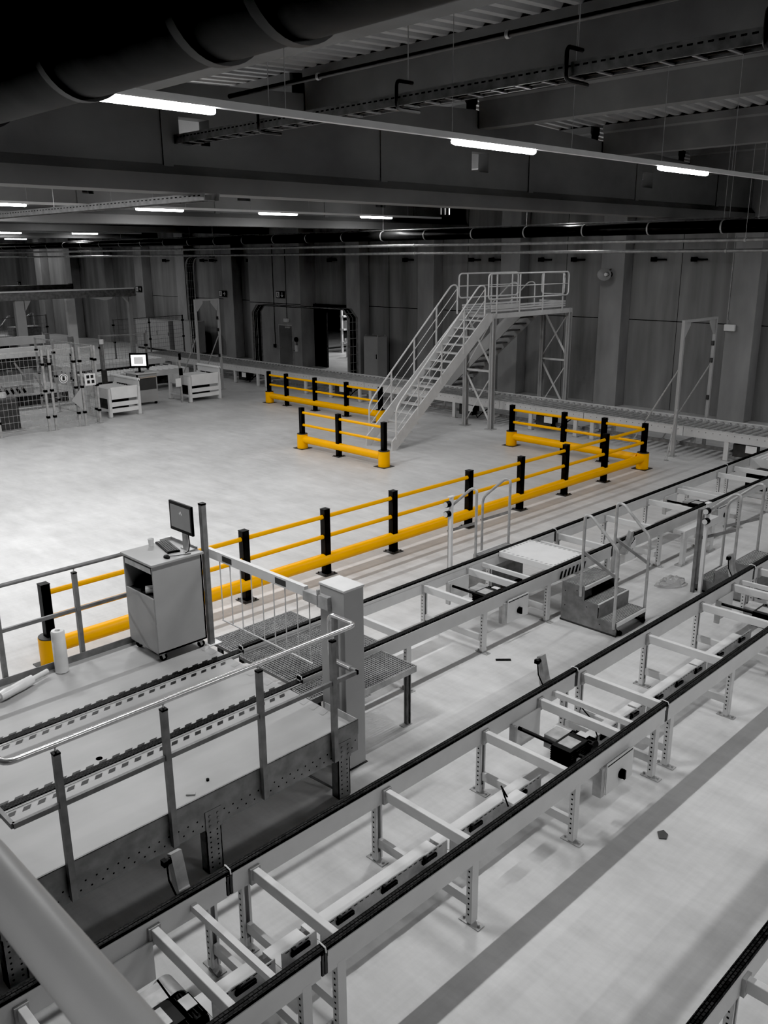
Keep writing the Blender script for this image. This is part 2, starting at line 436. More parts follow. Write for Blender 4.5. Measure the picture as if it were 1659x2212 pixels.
def chain_section(label, x0, x1, yn, yf, cross, legs, dr=None, pan=True, plates=None, brackets=(), narrow=(), open_left=0., tray_boxes=4, zt=.755, gdir=1, panel_leg=True):
    t = thing('chain_conveyor', ((x0 + x1) / 2, (yn + yf) / 2, 0), label, 'conveyor', 'chain conveyor sections')
    for y, s in ((yn, -1), (yf, 1)):
        b = B()
        zb = .575
        # channel beam: web outside, flanges inwards, lip on top
        a, c = x0 + .03, x1 - .03
        b.box(a, c, y - .033, y + .033, zb, zt)
        b.box(x0, x1, y - .026, y + .026, zt - .045, zt)
        b.box(a, c, y + s * .026 - .012, y + s * .026 + .012, zt - .035, zt + .004)
        b.box(a, c, y - s * .03 - .006, y - s * .03 + .006, zt - .03, zt + .004)
        bm = b.build('side_beam', 'paint', t)
        for x in (x0 + .004, x1 - .022): B().box(x, x + .02, y - .036, y + .036, zb + .01, zt - .005).build('joint_plate', 'dark', bm)
        ch = B()
        for dy in (-.016, .016): ch.box(x0, x1, y + dy - .0145, y + dy + .0145, zt, zt + .03)
        ch.build('chain', 'chain', t)
        tie = B().tube([(x0 + .01, y - .045, zt + .008), (x0 + .015, y - .03, zt + .036), (x0 + .02, y + .03, zt + .036), (x0 + .03, y + .06, zt + .02)], .006, 5)
        tie.build('cable_tie', 'white', bm)
    for x in cross:
        cb = B().bar((x, yn + .034, .655), (x, yf - .034, .655), .055, .10)
        o = cb.build('cross_beam', 'paint2', t, bevel=.006)
        B().box(x - .045, x + .045, yf - .06, yf - .034, .575, .715).build('end_bracket', 'galv', o); B().box(x - .045, x + .045, yn + .034, yn + .05, .575, .715).build('end_bracket', 'galv', o)
    for x in narrow:
        B().bar((x, yn + .034, .69), (x, yf - .034, .69), .045, .012).bar((x - .02, yn + .034, .665), (x - .02, yf - .034, .665), .006, .05).build('sensor_bar', 'paint2', t)
    for x in legs:
        for y, s in ((yn, -1), (yf, 1)): leg(t, x, y + s * .005, s, .60)
        B().box(x - .02, x + .02, yn + .03, yf - .03, .16, .245).build('lower_tie', 'paint', t)
    if dr: drive(t, dr[0], dr[1], yn, yf)
    if pan:
        for a, c in pan:
            b = B().box(a, c, yn + .478, yn + .70, .262, .27)
            b.box(a, c, yn + .695, yn + .70, .20, .262)
            o = b.build('cable_duct_cover', 'paint2', t)
            tb = B().box(a, c, yn + .465, yn + .475, .235, .40)
            perf(tb, a + .03, c - .03, yn + .4638, .385, .06, .035, .008, 1)
            perf(tb, a + .03, c - .03, yn + .4638, .265, .06, .035, .008, 1)
            tray = tb.build('cable_tray', ['galv', 'hole'], t)
            n = max(1, int((c - a) / .45))
            for i in range(n):
                x = a + (c - a) * (i + .5) / n
                B().box(x - .085, x + .085, yn + .445, yn + .4638, .33, .362).box(x - .075, x - .045, yn + .435, yn + .4635, .35, .395).build('tray_connector', 'black', tray)
    for bx in brackets:
        y = yf + .20
        b = B().prism([(y - .14, .58), (y - .06, .58), (y - .02, .68), (y + .03, .98), (y - .02, 1.0), (y - .09, .74), (y - .17, .62)], 0, bx - .045, bx + .045)
        o = b.build('sensor_bracket', 'galv', t)
        s = B().cyl((bx - .045, y - .01, .95), (bx - .09, y - .01, .95), .024, 10); s.box(bx - .11, bx - .075, y - .035, y + .015, .93, .975)
        s.tube([(bx - .07, y, .93), (bx - .075, y - .02, .8), (bx - .05, y - .08, .66), (bx - .04, y - .15, .6)], .007, 5)
        s.build('sensor', 'black', o, True)
    return t

YN2, YF2 = 3.60, 4.66
s_a = chain_section('front conveyor section at the bottom left, with motor half hidden by the blurred rail', -1.6, 2.95, YN2, YF2, [-1.3, .1, 1.4, 2.32], [-1.4, 0.0, 1.4, 2.80], (1.84, 2.29), [(-1.2, .2), (.25, 1.75), (2.4, 2.92)], brackets=[2.66], narrow=[2.64])
# the narrow sensor bar in the bay
s_b = chain_section('middle front conveyor section with white cover plates and a black drive motor', 2.95, 7.5, YN2, YF2, [3.17, 4.57, 5.92, 6.82], [3.1, 4.5, 5.92, 7.34], (6.33, 6.8), [(2.98, 3.3), (3.34, 4.74), (4.78, 6.08), (6.92, 7.45)], brackets=[7.16], narrow=[7.07])
s_c = chain_section('front conveyor section at the right edge, beyond the middle joint', 7.5, 12.06, YN2, YF2, [7.62, 9.03, 10.42, 11.37], [7.64, 9.06, 10.42, 11.9], (10.88, 11.35), [(7.52, 8.03), (8.07, 9.48), (9.52, 10.75), (11.45, 12.0)], brackets=[11.75], narrow=[11.62])
chain_section('farthest section of the front conveyor, mostly out of frame on the right', 12.06, 16.6, YN2, YF2, [12.25, 13.6, 15.0], [12.2, 13.6, 15.0, 16.4], None, [(12.1, 15)])
for t, x in ((s_b, 5.35),):
    b = B().tube([(x, YN2 + .30, .5), (x - .02, YN2 + .34, .62), (x + .05, YN2 + .42, .62), (x + .07, YN2 + .36, .52)], .008, 6)
    b.build('loose_cable', 'black', t, True)
    B().box(x + .02, x + .22, YN2 + .26, YN2 + .38, .50, .53).build('cable_tag', 'white', t)
for t, xx in ((s_a, 2.05), (s_b, 6.9)):
    B().tube([(xx + .05, 4.2, .70), (xx + .08, 4.1, .6), (xx + .12, 4.05, .42), (xx + .1, 4.04, .30)], .007, 5).build('loose_cable', 'black', t, True)

YN1, YF1 = 6.65, 7.71
c1 = chain_section('middle conveyor section beside the long yellow barrier, with the sheet-covered crossing', 5.27, 11.53, YN1, YF1, [7.0, 8.36, 9.32, 11.1], [6.95, 8.41, 9.86, 11.45], (8.84, 9.3), [(6.2, 8.2), (9.5, 11.4)], narrow=[9.66])
c1b = chain_section('middle conveyor section farther right, behind the step units', 11.53, 17.87, YN1, YF1, [11.62, 13.07, 14.54, 15.66, 17.42], [11.65, 13.1, 14.55, 16.2, 17.6], (15.15, 15.64), [(11.7, 13.9), (14.0, 15.0)], narrow=[15.9])
y = YN1 - .20; bx = 11.77
o = B().prism([(y + .14, .58), (y + .06, .58), (y + .02, .68), (y - .03, .98), (y + .02, 1.0), (y + .09, .74), (y + .165, .62)], 0, bx - .045, bx + .045).build('sensor_bracket', 'galv', c1b)
sb = B().cyl((bx + .045, y, .93), (bx + .08, y, .93), .024, 10); sb.tube([(bx + .07, y, .93), (bx + .10, y - .01, .82), (bx + .06, y + .03, .72)], .006, 5)
sb.build('sensor', 'black', o, True)
o = B().box(11.9, 12.2, YN1 - .06, YN1 - .05, .40, .70).build('notice_plate', 'white', c1b)
B().box(11.99, 12.12, YN1 - .062, YN1 - .06, .56, .575).build('print_line', 'lblack', o)
c1c = chain_section('last middle conveyor section carrying rollers, at the right edge', 17.87, 21.3, YN1, YF1, [18.2, 20.9], [18.0, 19.5, 21.1], None, None)
b = B().box(19.0, 19.02, YN1 + .05, YF1 - .05, .55, .76); b.box(21.0, 21.02, YN1 + .05, YF1 - .05, .55, .76); b.build('roller_frame', 'paint', c1c)
for i in range(8):
    y = YN1 + .14 + i * .11
    B().cyl((19.03, y, .735), (20.99, y, .735), .035, 12).build('roller', 'paint2', c1c, True)
B().box(18.2, 18.9, YN1 + .3, YN1 + .75, .25, .6).build('lift_drive', 'black', c1c, bevel=.02)
# front right conveyor
chain_section('conveyor cut off by the bottom right corner', 3.2, 7.7, .55, 1.61, [3.9, 4.75, 6.2, 7.4], [3.3, 4.7, 6.1, 7.6], None, [(3.3, 6.5)])

# ------------------------------------------------------------------ back roller conveyor
XA, XB = 21.5, 22.72
rc_labels = ['roller conveyor section nearest the right edge', 'roller conveyor section behind the right portal frame', 'roller conveyor section behind the barrier corner',
             'roller conveyor section right of the stair platform leg', 'roller conveyor section passing under the stair platform', 'roller conveyor section just left of the stair platform',
             'roller conveyor section behind the stair handrails', 'roller conveyor section in front of the tall grey cabinet', 'roller conveyor section in front of the open doorway',
             'roller conveyor section in front of the emergency door', 'farthest roller conveyor section beside the left portal frame']
def roller_section(y0, y1, label, dbox):
    t = thing('roller_conveyor', ((XA + XB) / 2, (y0 + y1) / 2, 0), label, 'conveyor', 'roller conveyor sections')
    b = B().box(XA - .02, XA + .02, y0 + .01, y1 - .01, .50, .74); b.box(XA - .035, XA + .035, y0 + .01, y1 - .01, .735, .745)
    b.m = 1; y = y0 + .15
    while y < y1 - .1: b.disc((XA - .0212, y, .66), .012, 0, 6); y += .19
    b.build('side_beam', ['paint', 'hole'], t)
    b = B().box(XB - .02, XB + .02, y0 + .01, y1 - .01, .50, .79); b.box(XB - .05, XB + .04, y0 + .01, y1 - .01, .785, .80)
    b.build('side_beam', 'paint2', t)
    n = 15; dy = (y1 - y0) / n
    rb = B()
    for i in range(n):
        y = y0 + (i + .5) * dy
        o = B().cyl((XA + .02, y, .715), (XB - .02, y, .715), .042, 12).build('roller', 'galv', t, True)
        B().cyl((XB - .12, y, .715), (XB - .03, y, .715), .055, 12).build('roller_collar', 'steel', o, True)
    for y in (y0 + .28, y1 - .28 - .9 * (dbox % 2)):
        for x in (XA + .03, XB - .03):
            o = B().box(x - .035, x + .035, y - .06, y + .06, .02, .52).build('leg', 'paint', t)
            B().box(x - .06, x + .06, y - .1, y + .1, 0, .02).build('foot_plate', 'galv', o)
        B().box(XA + .06, XB - .06, y - .025, y + .025, .2, .26).build('lower_tie', 'paint', t)
    tb = B().box(XA + .35, XA + .37, y0, y1, .16, .26)
    tb.build('cable_tray', 'galvd', t)
    if dbox:
        db = B().box(XA + .12, XA + .5, y0 + 1.2, y0 + 1.75, .12, .46)
        db = db.build('drive_box', 'dark', t, bevel=.02)
        B().box(XA + .02, XA + .03, y0 + 1.1, y0 + 1.38, .28, .47).build('label_plate', 'white', db)
        B().tube([(XA + .2, y0 + 1.2, .3), (XA + .1, y0 + .95, .1), (XA + .15, y0 + .75, .3), (XA + .3, y0 + .6, .45)], .016, 6).build('cable', 'black', db, True)
y = 4.4
for i, lb in enumerate(rc_labels): roller_section(y, y + 3.05, lb, 1 if i in (1, 3, 4, 6, 8, 9) else 0); y += 3.05
# ------------------------------------------------------------------ work platform on the left
PZ = .72
t = thing('work_platform', (2, 7.2, 0), 'raised steel work platform with two chain tracks and striped edges, lower left', 'platform')
XE = 5.1
b = B()
for y0, y1 in ((5.56, 6.60), (6.70, 7.66), (7.76, 8.84)): b.box(-3, XE, y0, y1, .66, PZ)
b.box(-3, XE, 6.59, 6.71, .64, .68); b.box(-3, XE, 7.65, 7.77, .64, .68)
b.m = 1
for y in (6.65, 7.71):
    x = -2.9
    while x < 4.95:
        b.add([(x, y + .047, PZ + .0025), (x + .075, y + .047, PZ + .0025), (x + .115, y + .10, PZ + .0025), (x + .04, y + .10, PZ + .0025)], [(0, 1, 2, 3)])
        b.add([(x, y - .135, PZ + .0025), (x + .065, y - .135, PZ + .0025), (x + .10, y - .085, PZ + .0025), (x + .035, y - .085, PZ + .0025)], [(0, 1, 2, 3)])
        x += .128
b.m = 2; y = 5.78
while y < 8.1:
    if abs(y + .04 - 6.65) > .09 and abs(y + .04 - 7.71) > .09:
        b.add([(XE - .11, y, PZ + .0025), (XE - .005, y + .03, PZ + .0025), (XE - .005, y + .10, PZ + .0025), (XE - .11, y + .07, PZ + .0025)], [(0, 1, 2, 3)])
    y += .15
b.build('deck', ['deck', 'lblack', 'cab'], t)
for y in (6.65, 7.71):
    o = B().box(-3, 5.27, y - .034, y + .045, .68, .738).build('chain_track', 'chain', t)
    B().box(-3, 5.27, y - .058, y - .035, .70, .728).build('track_edge', 'galv', o)
b = B().box(-3, XE, 5.545, 5.56, .455, .64)
b.box(-3, XE, 5.56, 5.62, .455, .465)
b.m = 1; x = -2.9; i = 0
while x < XE - .02:
    for z in (.51, .575): b.disc((x + (.0 if z < .55 else .045), 5.5438, z), .0085, 1, 7)
    x += .09
b.m = 0
b.build('edge_beam', ['galvd', 'hole'], t)
b = B().box(-3, XE, 5.535, 5.545, .635, .795); b.box(-3, XE, 5.535, 5.55, .79, .797); b.build('toe_board', 'galvd', t)
b = B().box(XE - .01, XE, 5.545, 6.02, .64, .795); b.build('toe_board', 'galv', t)
b = B().box(-3, XE, 8.84, 8.85, .62, .80); b.build('toe_board', 'galvd', t)
b = B().box(XE - .03, XE - .012, 5.6, 8.84, .46, .655); b.build('end_beam', 'galvd', t)
for x in (-1.6, 0.3, 1.7, 3.42, 4.92):
    for y in (5.60, 8.72):
        b = B().box(x - .075, x + .075, y - .05, y - .042, .01, .50); b.box(x - .075, x - .067, y - .05, y + .05, .01, .5); b.box(x + .067, x + .075, y - .05, y + .05, .01, .5)
        b.m = 1; z = .06
        while z < .5:
            for dx in (-.035, .035): b.disc((x + dx, y - .0508, z), .009, 1, 7)
            z += .05
        o = b.build('leg', ['galvd', 'hole'], t)
        g = B().box(x - .08, x + .08, y - .065, y - .052, .44, .63)
        for dx in (-.04, .04):
            for z in (.48, .53, .58): g.cyl((x + dx, y - .065, z), (x + dx, y - .073, z), .012, 6)
        g.build('bolt_plate', 'galvd', o)
B().cyl((4.9, 5.62, .05), (4.3, 7.2, .5), .012, 6).build('brace', 'galvd', t)

def railing_near():
    Y = 5.50
    t = thing('guard_rail', (3.4, Y, .5), 'steel guard rail along the near edge of the work platform', 'railing', 'platform guard rails')
    for x in (2.155, 3.02, 3.935, 4.765):
        o = B().box(x - .024, x + .024, Y - .024, Y + .024, .50, 1.735).build('post', 'galvd', t)
        B().box(x - .026, x + .026, Y - .026, Y + .026, 1.735, 1.75).build('post_cap', 'black', o)
        B().cyl((x, Y, 1.75), (x, Y, 1.80), .007, 6).build('rail_pin', 'steel', o)
    o = B().box(1.76, 1.81, 5.94, 5.99, .722, 1.735).build('post', 'galvd', t)
    B().box(1.758, 1.812, 5.938, 5.992, 1.735, 1.75).build('post_cap', 'black', o)
    pts = fil([(1.80, 7.2, 1.81), (1.80, Y, 1.81), (5.06, Y, 1.81), (5.06, 5.88, 1.81), (5.06, 5.88, 1.34), (5.06, Y + .08, 1.34)], .09)
    B().tube(pts, .023, 12).build('hand_rail', 'steel', t, True)
    b = B().box(1.80, 5.07, Y - .015, Y + .015, 1.305, 1.345); b.box(5.045, 5.075, Y - .015, 5.8, 1.305, 1.345); b.box(1.785, 1.815, Y, 7.2, 1.305, 1.345)
    b.build('mid_rail', 'galvd', t)
railing_near()
def railing_far():
    Y = 8.90
    t = thing('guard_rail', (2.5, Y, .7), 'steel guard rail along the far edge of the work platform, behind the film roll', 'railing', 'platform guard rails')
    for x in (2.15, 3.06, 3.94, 4.82):
        o = B().box(x - .024, x + .024, Y - .024, Y + .024, .62, 1.735).build('post', 'galvd', t)
        B().box(x - .026, x + .026, Y - .026, Y + .026, 1.735, 1.75).build('post_cap', 'black', o)
        B().cyl((x, Y, 1.75), (x, Y, 1.80), .007, 6).build('rail_pin', 'steel', o)
    B().tube([(-2, Y, 1.81), (4.95, Y, 1.81)], .023, 12).build('hand_rail', 'galvd', t, True)
    B().box(-2, 4.95, Y - .015, Y + .015, 1.29, 1.33).build('mid_rail', 'galvd', t)
railing_far()

# cabinet on castors
t = thing('workstation_cabinet', (4.78, 8.42, PZ), 'grey wheeled cabinet with an open compartment, standing on the work platform', 'cabinet')
cx0, cx1, cy0, cy1, cz0, cz1 = 4.46, 5.09, 8.10, 8.74, .83, 1.87
b = B()
b.box(cx0, cx1, cy0, cy0 + .02, cz0, cz1); b.box(cx0, cx1, cy1 - .02, cy1, cz0, cz1); b.box(cx1 - .02, cx1, cy0, cy1, cz0, cz1); b.box(cx0, cx1, cy0, cy1, cz0, cz0 + .02)
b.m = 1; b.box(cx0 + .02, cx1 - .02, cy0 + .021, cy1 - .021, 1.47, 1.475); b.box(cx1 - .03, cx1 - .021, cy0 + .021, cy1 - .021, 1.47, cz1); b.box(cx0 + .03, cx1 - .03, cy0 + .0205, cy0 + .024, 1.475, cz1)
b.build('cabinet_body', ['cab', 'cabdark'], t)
B().box(cx0 - .005, cx0 + .015, cy0 + .02, cy1 - .02, cz0 + .02, 1.49).build('door', 'cab', t, bevel=.004)
B().box(cx0 - .002, cx0 + .02, cy0 + .04, cy1 - .04, 1.78, 1.84).build('front_rail', 'galv', t)
o = B().box(cx0 - .02, cx1 + .02, cy0 - .02, cy1 + .02, cz1, cz1 + .0285).build('top_panel', 'cab', t, bevel=.005)
B().box(4.95, cx1 + .015, cy1 - .0, cy1 + .012, 1.90, 1.93).box(cx1 + .005, cx1 + .017, 8.2, cy1 + .012, 1.90, 1.93).build('tray_lip', 'galv', o)
for x in (4.52, 5.02):
    for y in (8.16, 8.68):
        o = B().box(x - .03, x + .03, y - .03, y + .03, .80, .83).bar((x, y - .022, .81), (x + .02, y - .022, .75), .03, .004, (0, 1, 0)).bar((x, y + .022, .81), (x + .02, y + .022, .75), .03, .004, (0, 1, 0)).build('caster', 'galv', t)
        B().cyl((x + .02, y - .016, .762), (x + .02, y + .016, .762), .042, 14).build('wheel', 'black', o, True)
o = B().cyl((4.50, 8.36, 1.53), (4.75, 8.20, 1.53), .045, 14)
o.m = 1; o.cyl((4.46, 8.385, 1.53), (4.50, 8.36, 1.53), .018, 8)
tag(o.build('dispenser_roll', ['film', 'black'], None, True, org=(4.6, 8.28, 1.475)), 'pale roll lying in the open compartment of the grey cabinet', 'roll')
# monitor, keyboard, mouse, cup
t = thing('computer_monitor', (4.98, 8.28, 1.9), 'black flat monitor on a stand on the wheeled cabinet', 'monitor')
def rotz(pts, c, a): return [(c[0] + (p[0] - c[0]) * math.cos(a) - (p[1] - c[1]) * math.sin(a), c[1] + (p[0] - c[0]) * math.sin(a) + (p[1] - c[1]) * math.cos(a), p[2]) for p in pts]
b = B().box(4.965, 4.995, 8.055, 8.515, 2.11, 2.455); b.build('screen_case', 'black', t, bevel=.006)
b = B().quad((4.9635, 8.485, 2.15), (4.9635, 8.085, 2.15), (4.9635, 8.085, 2.42), (4.9635, 8.485, 2.42))
b.m = 1
for dy, z in ((.0, 2.35), (.02, 2.335), (-.015, 2.33)): b.disc((4.962, 8.27 + dy, z), .014, 0, 8)
b.build('screen', ['screen', 'paint2'], t)
B().box(4.99, 5.02, 8.235, 8.315, 1.91, 2.2).box(4.992, 5.07, 8.19, 8.37, 1.9, 1.912).build('monitor_stand', 'galv', t)
B().tube([(5.0, 8.2, 2.12), (4.98, 8.15, 2.0), (4.95, 8.135, 1.93), (4.92, 8.16, 1.908)], .006, 6).build('cable', 'black', t, True)
a = math.radians(-13)
b = B(); ctr = (4.90, 8.50)
def kbox(u0, u1, v0, v1, z0, z1, bb):
    vs = []
    for z in (z0, z1):
        for v in (v0, v1):
            for u in (u0, u1):
                vs.append((ctr[0] + u * math.cos(a) - v * math.sin(a), ctr[1] + u * math.sin(a) + v * math.cos(a), z))
    bb.add(vs, [(0, 2, 3, 1), (4, 5, 7, 6), (0, 1, 5, 4), (2, 6, 7, 3), (0, 4, 6, 2), (1, 3, 7, 5)])
t = thing('keyboard', (4.9, 8.5, 1.9), 'black keyboard lying in front of the monitor on the cabinet', 'keyboard')
kbox(-.075, .075, -.225, .225, 1.9, 1.918, b); b.build('keyboard_case', 'black', t, bevel=.004)
b = B()
for i in range(5):
    for j in range(15): kbox(-.063 + i * .026, -.042 + i * .026, -.212 + j * .0285, -.19 + j * .0285, 1.918, 1.924, b)
b.build('keys', 'dark', t)
b = B(); n = 12
rings = [(.0, .032, .05), (.016, .031, .048), (.028, .022, .034), (.033, .006, .01)]
vs = [(4.70 + r1 * math.cos(2 * math.pi * k / n), 8.19 + r2 * math.sin(2 * math.pi * k / n), 1.9 + z) for z, r1, r2 in rings for k in range(n)]
b.add(vs, [(i * n + k, i * n + (k + 1) % n, (i + 1) * n + (k + 1) % n, (i + 1) * n + k) for i in range(3) for k in range(n)] + [tuple(3 * n + k for k in range(n))])
b.tube([(4.735, 8.2, 1.908), (4.80, 8.17, 1.905), (4.9, 8.13, 1.905), (4.96, 8.11, 1.905)], .004, 5)
tag(b.build('computer_mouse', 'black', None, True, org=(4.7, 8.19, 1.9)), 'black corded mouse beside the keyboard on the cabinet', 'mouse')
b = B(); n = 14
for r0_, r1_, z0_, z1_ in ((.026, .036, 1.9, 1.985), (.024, .034, 1.903, 1.985)):
    vs = [(4.80 + r * math.cos(2 * math.pi * k / n), 8.69 + r * math.sin(2 * math.pi * k / n), z) for r, z in ((r0_, z0_), (r1_, z1_)) for k in range(n)]
    b.add(vs, [(k, (k + 1) % n, n + (k + 1) % n, n + k) for k in range(n)] + [tuple(range(n))[::-1]])
tag(b.build('plastic_cup', 'film', None, True, org=(4.80, 8.69, 1.9)), 'pale plastic cup at the back edge of the cabinet top', 'cup')

# film rolls
t = thing('film_roll', (3.6, 8.71, PZ), 'roll of stretch film standing upright on the platform by the yellow bollard', 'roll')
b = B(); n = 24
pr = [(.062, PZ + .002), (.072, PZ + .01), (.074, PZ + .2), (.073, PZ + .48), (.066, PZ + .495), (.030, PZ + .495), (.028, PZ + .45)]
vs = [(3.6 + r * math.cos(2 * math.pi * k / n), 8.71 + r * math.sin(2 * math.pi * k / n), z) for r, z in pr for k in range(n)]
b.add(vs, [(i * n + k, i * n + (k + 1) % n, (i + 1) * n + (k + 1) % n, (i + 1) * n + k) for i in range(len(pr) - 1) for k in range(n)])
b.build('film', 'film', t, True)
B().cyl((3.6, 8.71, PZ + .002), (3.6, 8.71, PZ + .46), .026, 14).build('core', 'cabdark', t, True)
t = thing('film_roll', (3.15, 8.66, PZ), 'roll of shiny stretch film lying on its side at the left platform edge', 'roll')
p0, p1 = V(2.72, 8.46, PZ + .0605), V(3.44, 8.72, PZ + .0605); dd = (p1 - p0).normalized()
b = B(); n = 18; side = dd.cross(V(0, 0, 1)); up = V(0, 0, 1); vs = []
stations = [(.12, .03), (.125, .05), (.2, .057), (.3, .054), (.42, .056), (.55, .05), (.56, .03)]
for s, r in stations:
    for k in range(n):
        a = 2 * math.pi * k / n; r2 = r * (1 + .05 * math.sin(3 * a + s * 40)); vs.append(p0 + dd * s + r2 * (math.cos(a) * side + math.sin(a) * up))
b.add(vs, [(i * n + k, i * n + (k + 1) % n, (i + 1) * n + (k + 1) % n, (i + 1) * n + k) for i in range(len(stations) - 1) for k in range(n)])
b.build('film', 'film', t, True)
B().cyl(p0, p1, .028, 14).build('core', 'paint2', t, True)

# gate post + boom barrier
t = thing('gate_post', (5.16, 8.13, PZ), 'tall dark steel catch post at the corner of the wheeled cabinet', 'post')
B().box(5.13, 5.19, 8.10, 8.16, PZ + .012, 2.43).build('post', 'galvd', t)
B().box(5.127, 5.193, 8.097, 8.163, 2.43, 2.45).build('post_cap', 'black', t)
B().box(5.102, 5.27, 8.07, 8.21, PZ + .003, PZ + .012).build('foot_plate', 'white', t)
t = thing('boom_gate', (5.36, 6.02, 0), 'boom gate with a hanging bar skirt and tall grey drive pillar, at the platform end', 'gate')
b = B().box(5.24, 5.50, 5.86, 6.22, .01, 1.97); b.build('pillar', 'cab', t, bevel=.006)
B().box(5.232, 5.508, 5.852, 6.228, 1.97, 1.995).build('pillar_cap', 'paint', t, bevel=.004)
B().box(5.225, 5.515, 5.845, 6.235, 0, .01).build('foot_plate', 'dark', t)
b = B().box(5.18, 5.26, 6.20, 6.42, 1.76, 1.87); b.box(5.19, 5.27, 6.05, 6.22, 1.74, 1.88); b.cyl((5.2, 6.2, 1.88), (5.2, 6.2, 1.93), .02, 8)
b.build('arm_bracket', 'galv', t, bevel=.006)
b = B().box(5.19, 5.24, 6.40, 8.20, 1.80, 1.905)
b.m = 1; b.box(5.188, 5.19, 7.66, 7.84, 1.82, 1.885); b.box(5.188, 5.19, 6.70, 6.88, 1.82, 1.885)
b.build('boom', ['paint2', 'dark'], t)
b = B(); n = 9
ys = [7.93 - i * (7.93 - 6.36) / (n - 1) for i in range(n)]
for y in ys: b.cyl((5.215, y, 1.80), (5.215, y, 1.07), .007, 6)
b.cyl((5.215, 7.94, 1.07), (5.215, 6.33, 1.07), .009, 6)
b.build('skirt_bars', 'paint2', t, True)
t = thing('cable_post', (5.16, 5.92, .3), 'slim dark post with white cable clips behind the boom pillar', 'post')
B().box(5.135, 5.185, 5.895, 5.945, 0, 1.74).build('post', 'galvd', t)
B().box(5.13, 5.19, 5.89, 5.95, 1.74, 1.755).build('post_cap', 'black', t)
for z in (1.35, 1.48): B().box(5.12, 5.135, 5.9, 5.96, z, z + .05).build('cable_clip', 'white', t)

# walkway gratings
def grating(x0, x1, y0, y1, z, label, legs=()):
    t = thing('walkway_grating', ((x0 + x1) / 2, (y0 + y1) / 2, z - .04), label, 'grating', 'walkway gratings')
    b = B(); x = x0 + .02
    while x < x1 - .005: b.box(x - .0025, x + .0025, y0, y1, z - .03, z); x += .034
    y = y0 + .02
    while y < y1 - .005: b.box(x0, x1, y - .003, y + .003, z - .028, z + .001); y += .034
    b.build('grid', 'grate', t)
    b = B().box(x0, x1, y0 - .006, y0 + .002, z - .07, z + .004); b.box(x0, x1, y1 - .002, y1 + .006, z - .04, z + .004); b.box(x1 - .004, x1 + .004, y0, y1, z - .06, z + .004); b.box(x0 - .004, x0 + .004, y0, y1, z - .04, z)
    b.build('frame', 'galv', t)
    for x, y in legs:
        o = B().box(x - .025, x + .025, y - .004, y + .004, .01, z - .04).box(x - .025, x - .019, y - .03, y + .03, .01, z - .04).box(x + .019, x + .025, y - .03, y + .03, .01, z - .04).build('leg', 'galvd', t)
        B().box(x - .09, x + .04, y - .04, y + .04, 0, .01).build('foot_plate', 'galv', o)
grating(5.21, 6.44, 7.80, 8.24, .72, 'walkway grating on the barrier side of the conveyor', ((5.3, 8.16), (6.36, 8.16)))
grating(5.21, 6.60, 6.73, 7.63, .72, 'wide walkway grating between the two conveyor chains', ((5.35, 6.9), (6.5, 6.9)))
grating(5.53, 6.44, 6.02, 6.57, .72, 'walkway grating on dark legs right behind the boom pillar', ((6.36, 6.08), (5.62, 6.4)))
grating(5.12, 5.50, 6.26, 6.57, .72, 'small walkway grating panel between platform end and boom pillar', ((5.4, 6.5),))

# crossing sheet
t = thing('cover_sheet', (10.42, 7.18, .79), 'white steel cover sheet with dashed edges lying across the conveyor beams', 'sheet')
B().box(10.03, 10.82, 6.69, 7.665, .70, .787).build('sheet', 'white', t, bevel=.003)
b = B()
for i in range(11):
    y = 6.74 + i * .085
    for x in (10.05, 10.77): b.add([(x, y, .7885), (x + .035, y - .02, .7885), (x + .035, y + .015, .7885), (x, y + .035, .7885)], [(0, 1, 2, 3)])
for i in range(9):
    x = 10.1 + i * .08
    b.box(x, x + .035, 7.61, 7.645, .7872, .7885); b.box(x, x + .035, 6.70, 6.72, .7872, .7885)
b.build('edge_marks', 'cab', t)
b = B()
for i in range(7):
    x = 10.1 + i * .1
    b.add([(x, 6.611, .59), (x + .045, 6.611, .59), (x + .085, 6.611, .70), (x + .04, 6.611, .70)], [(0, 1, 2, 3)])
tag(b.build('hazard_stripes', 'lblack', c1), 'black hazard stripes on the beam')

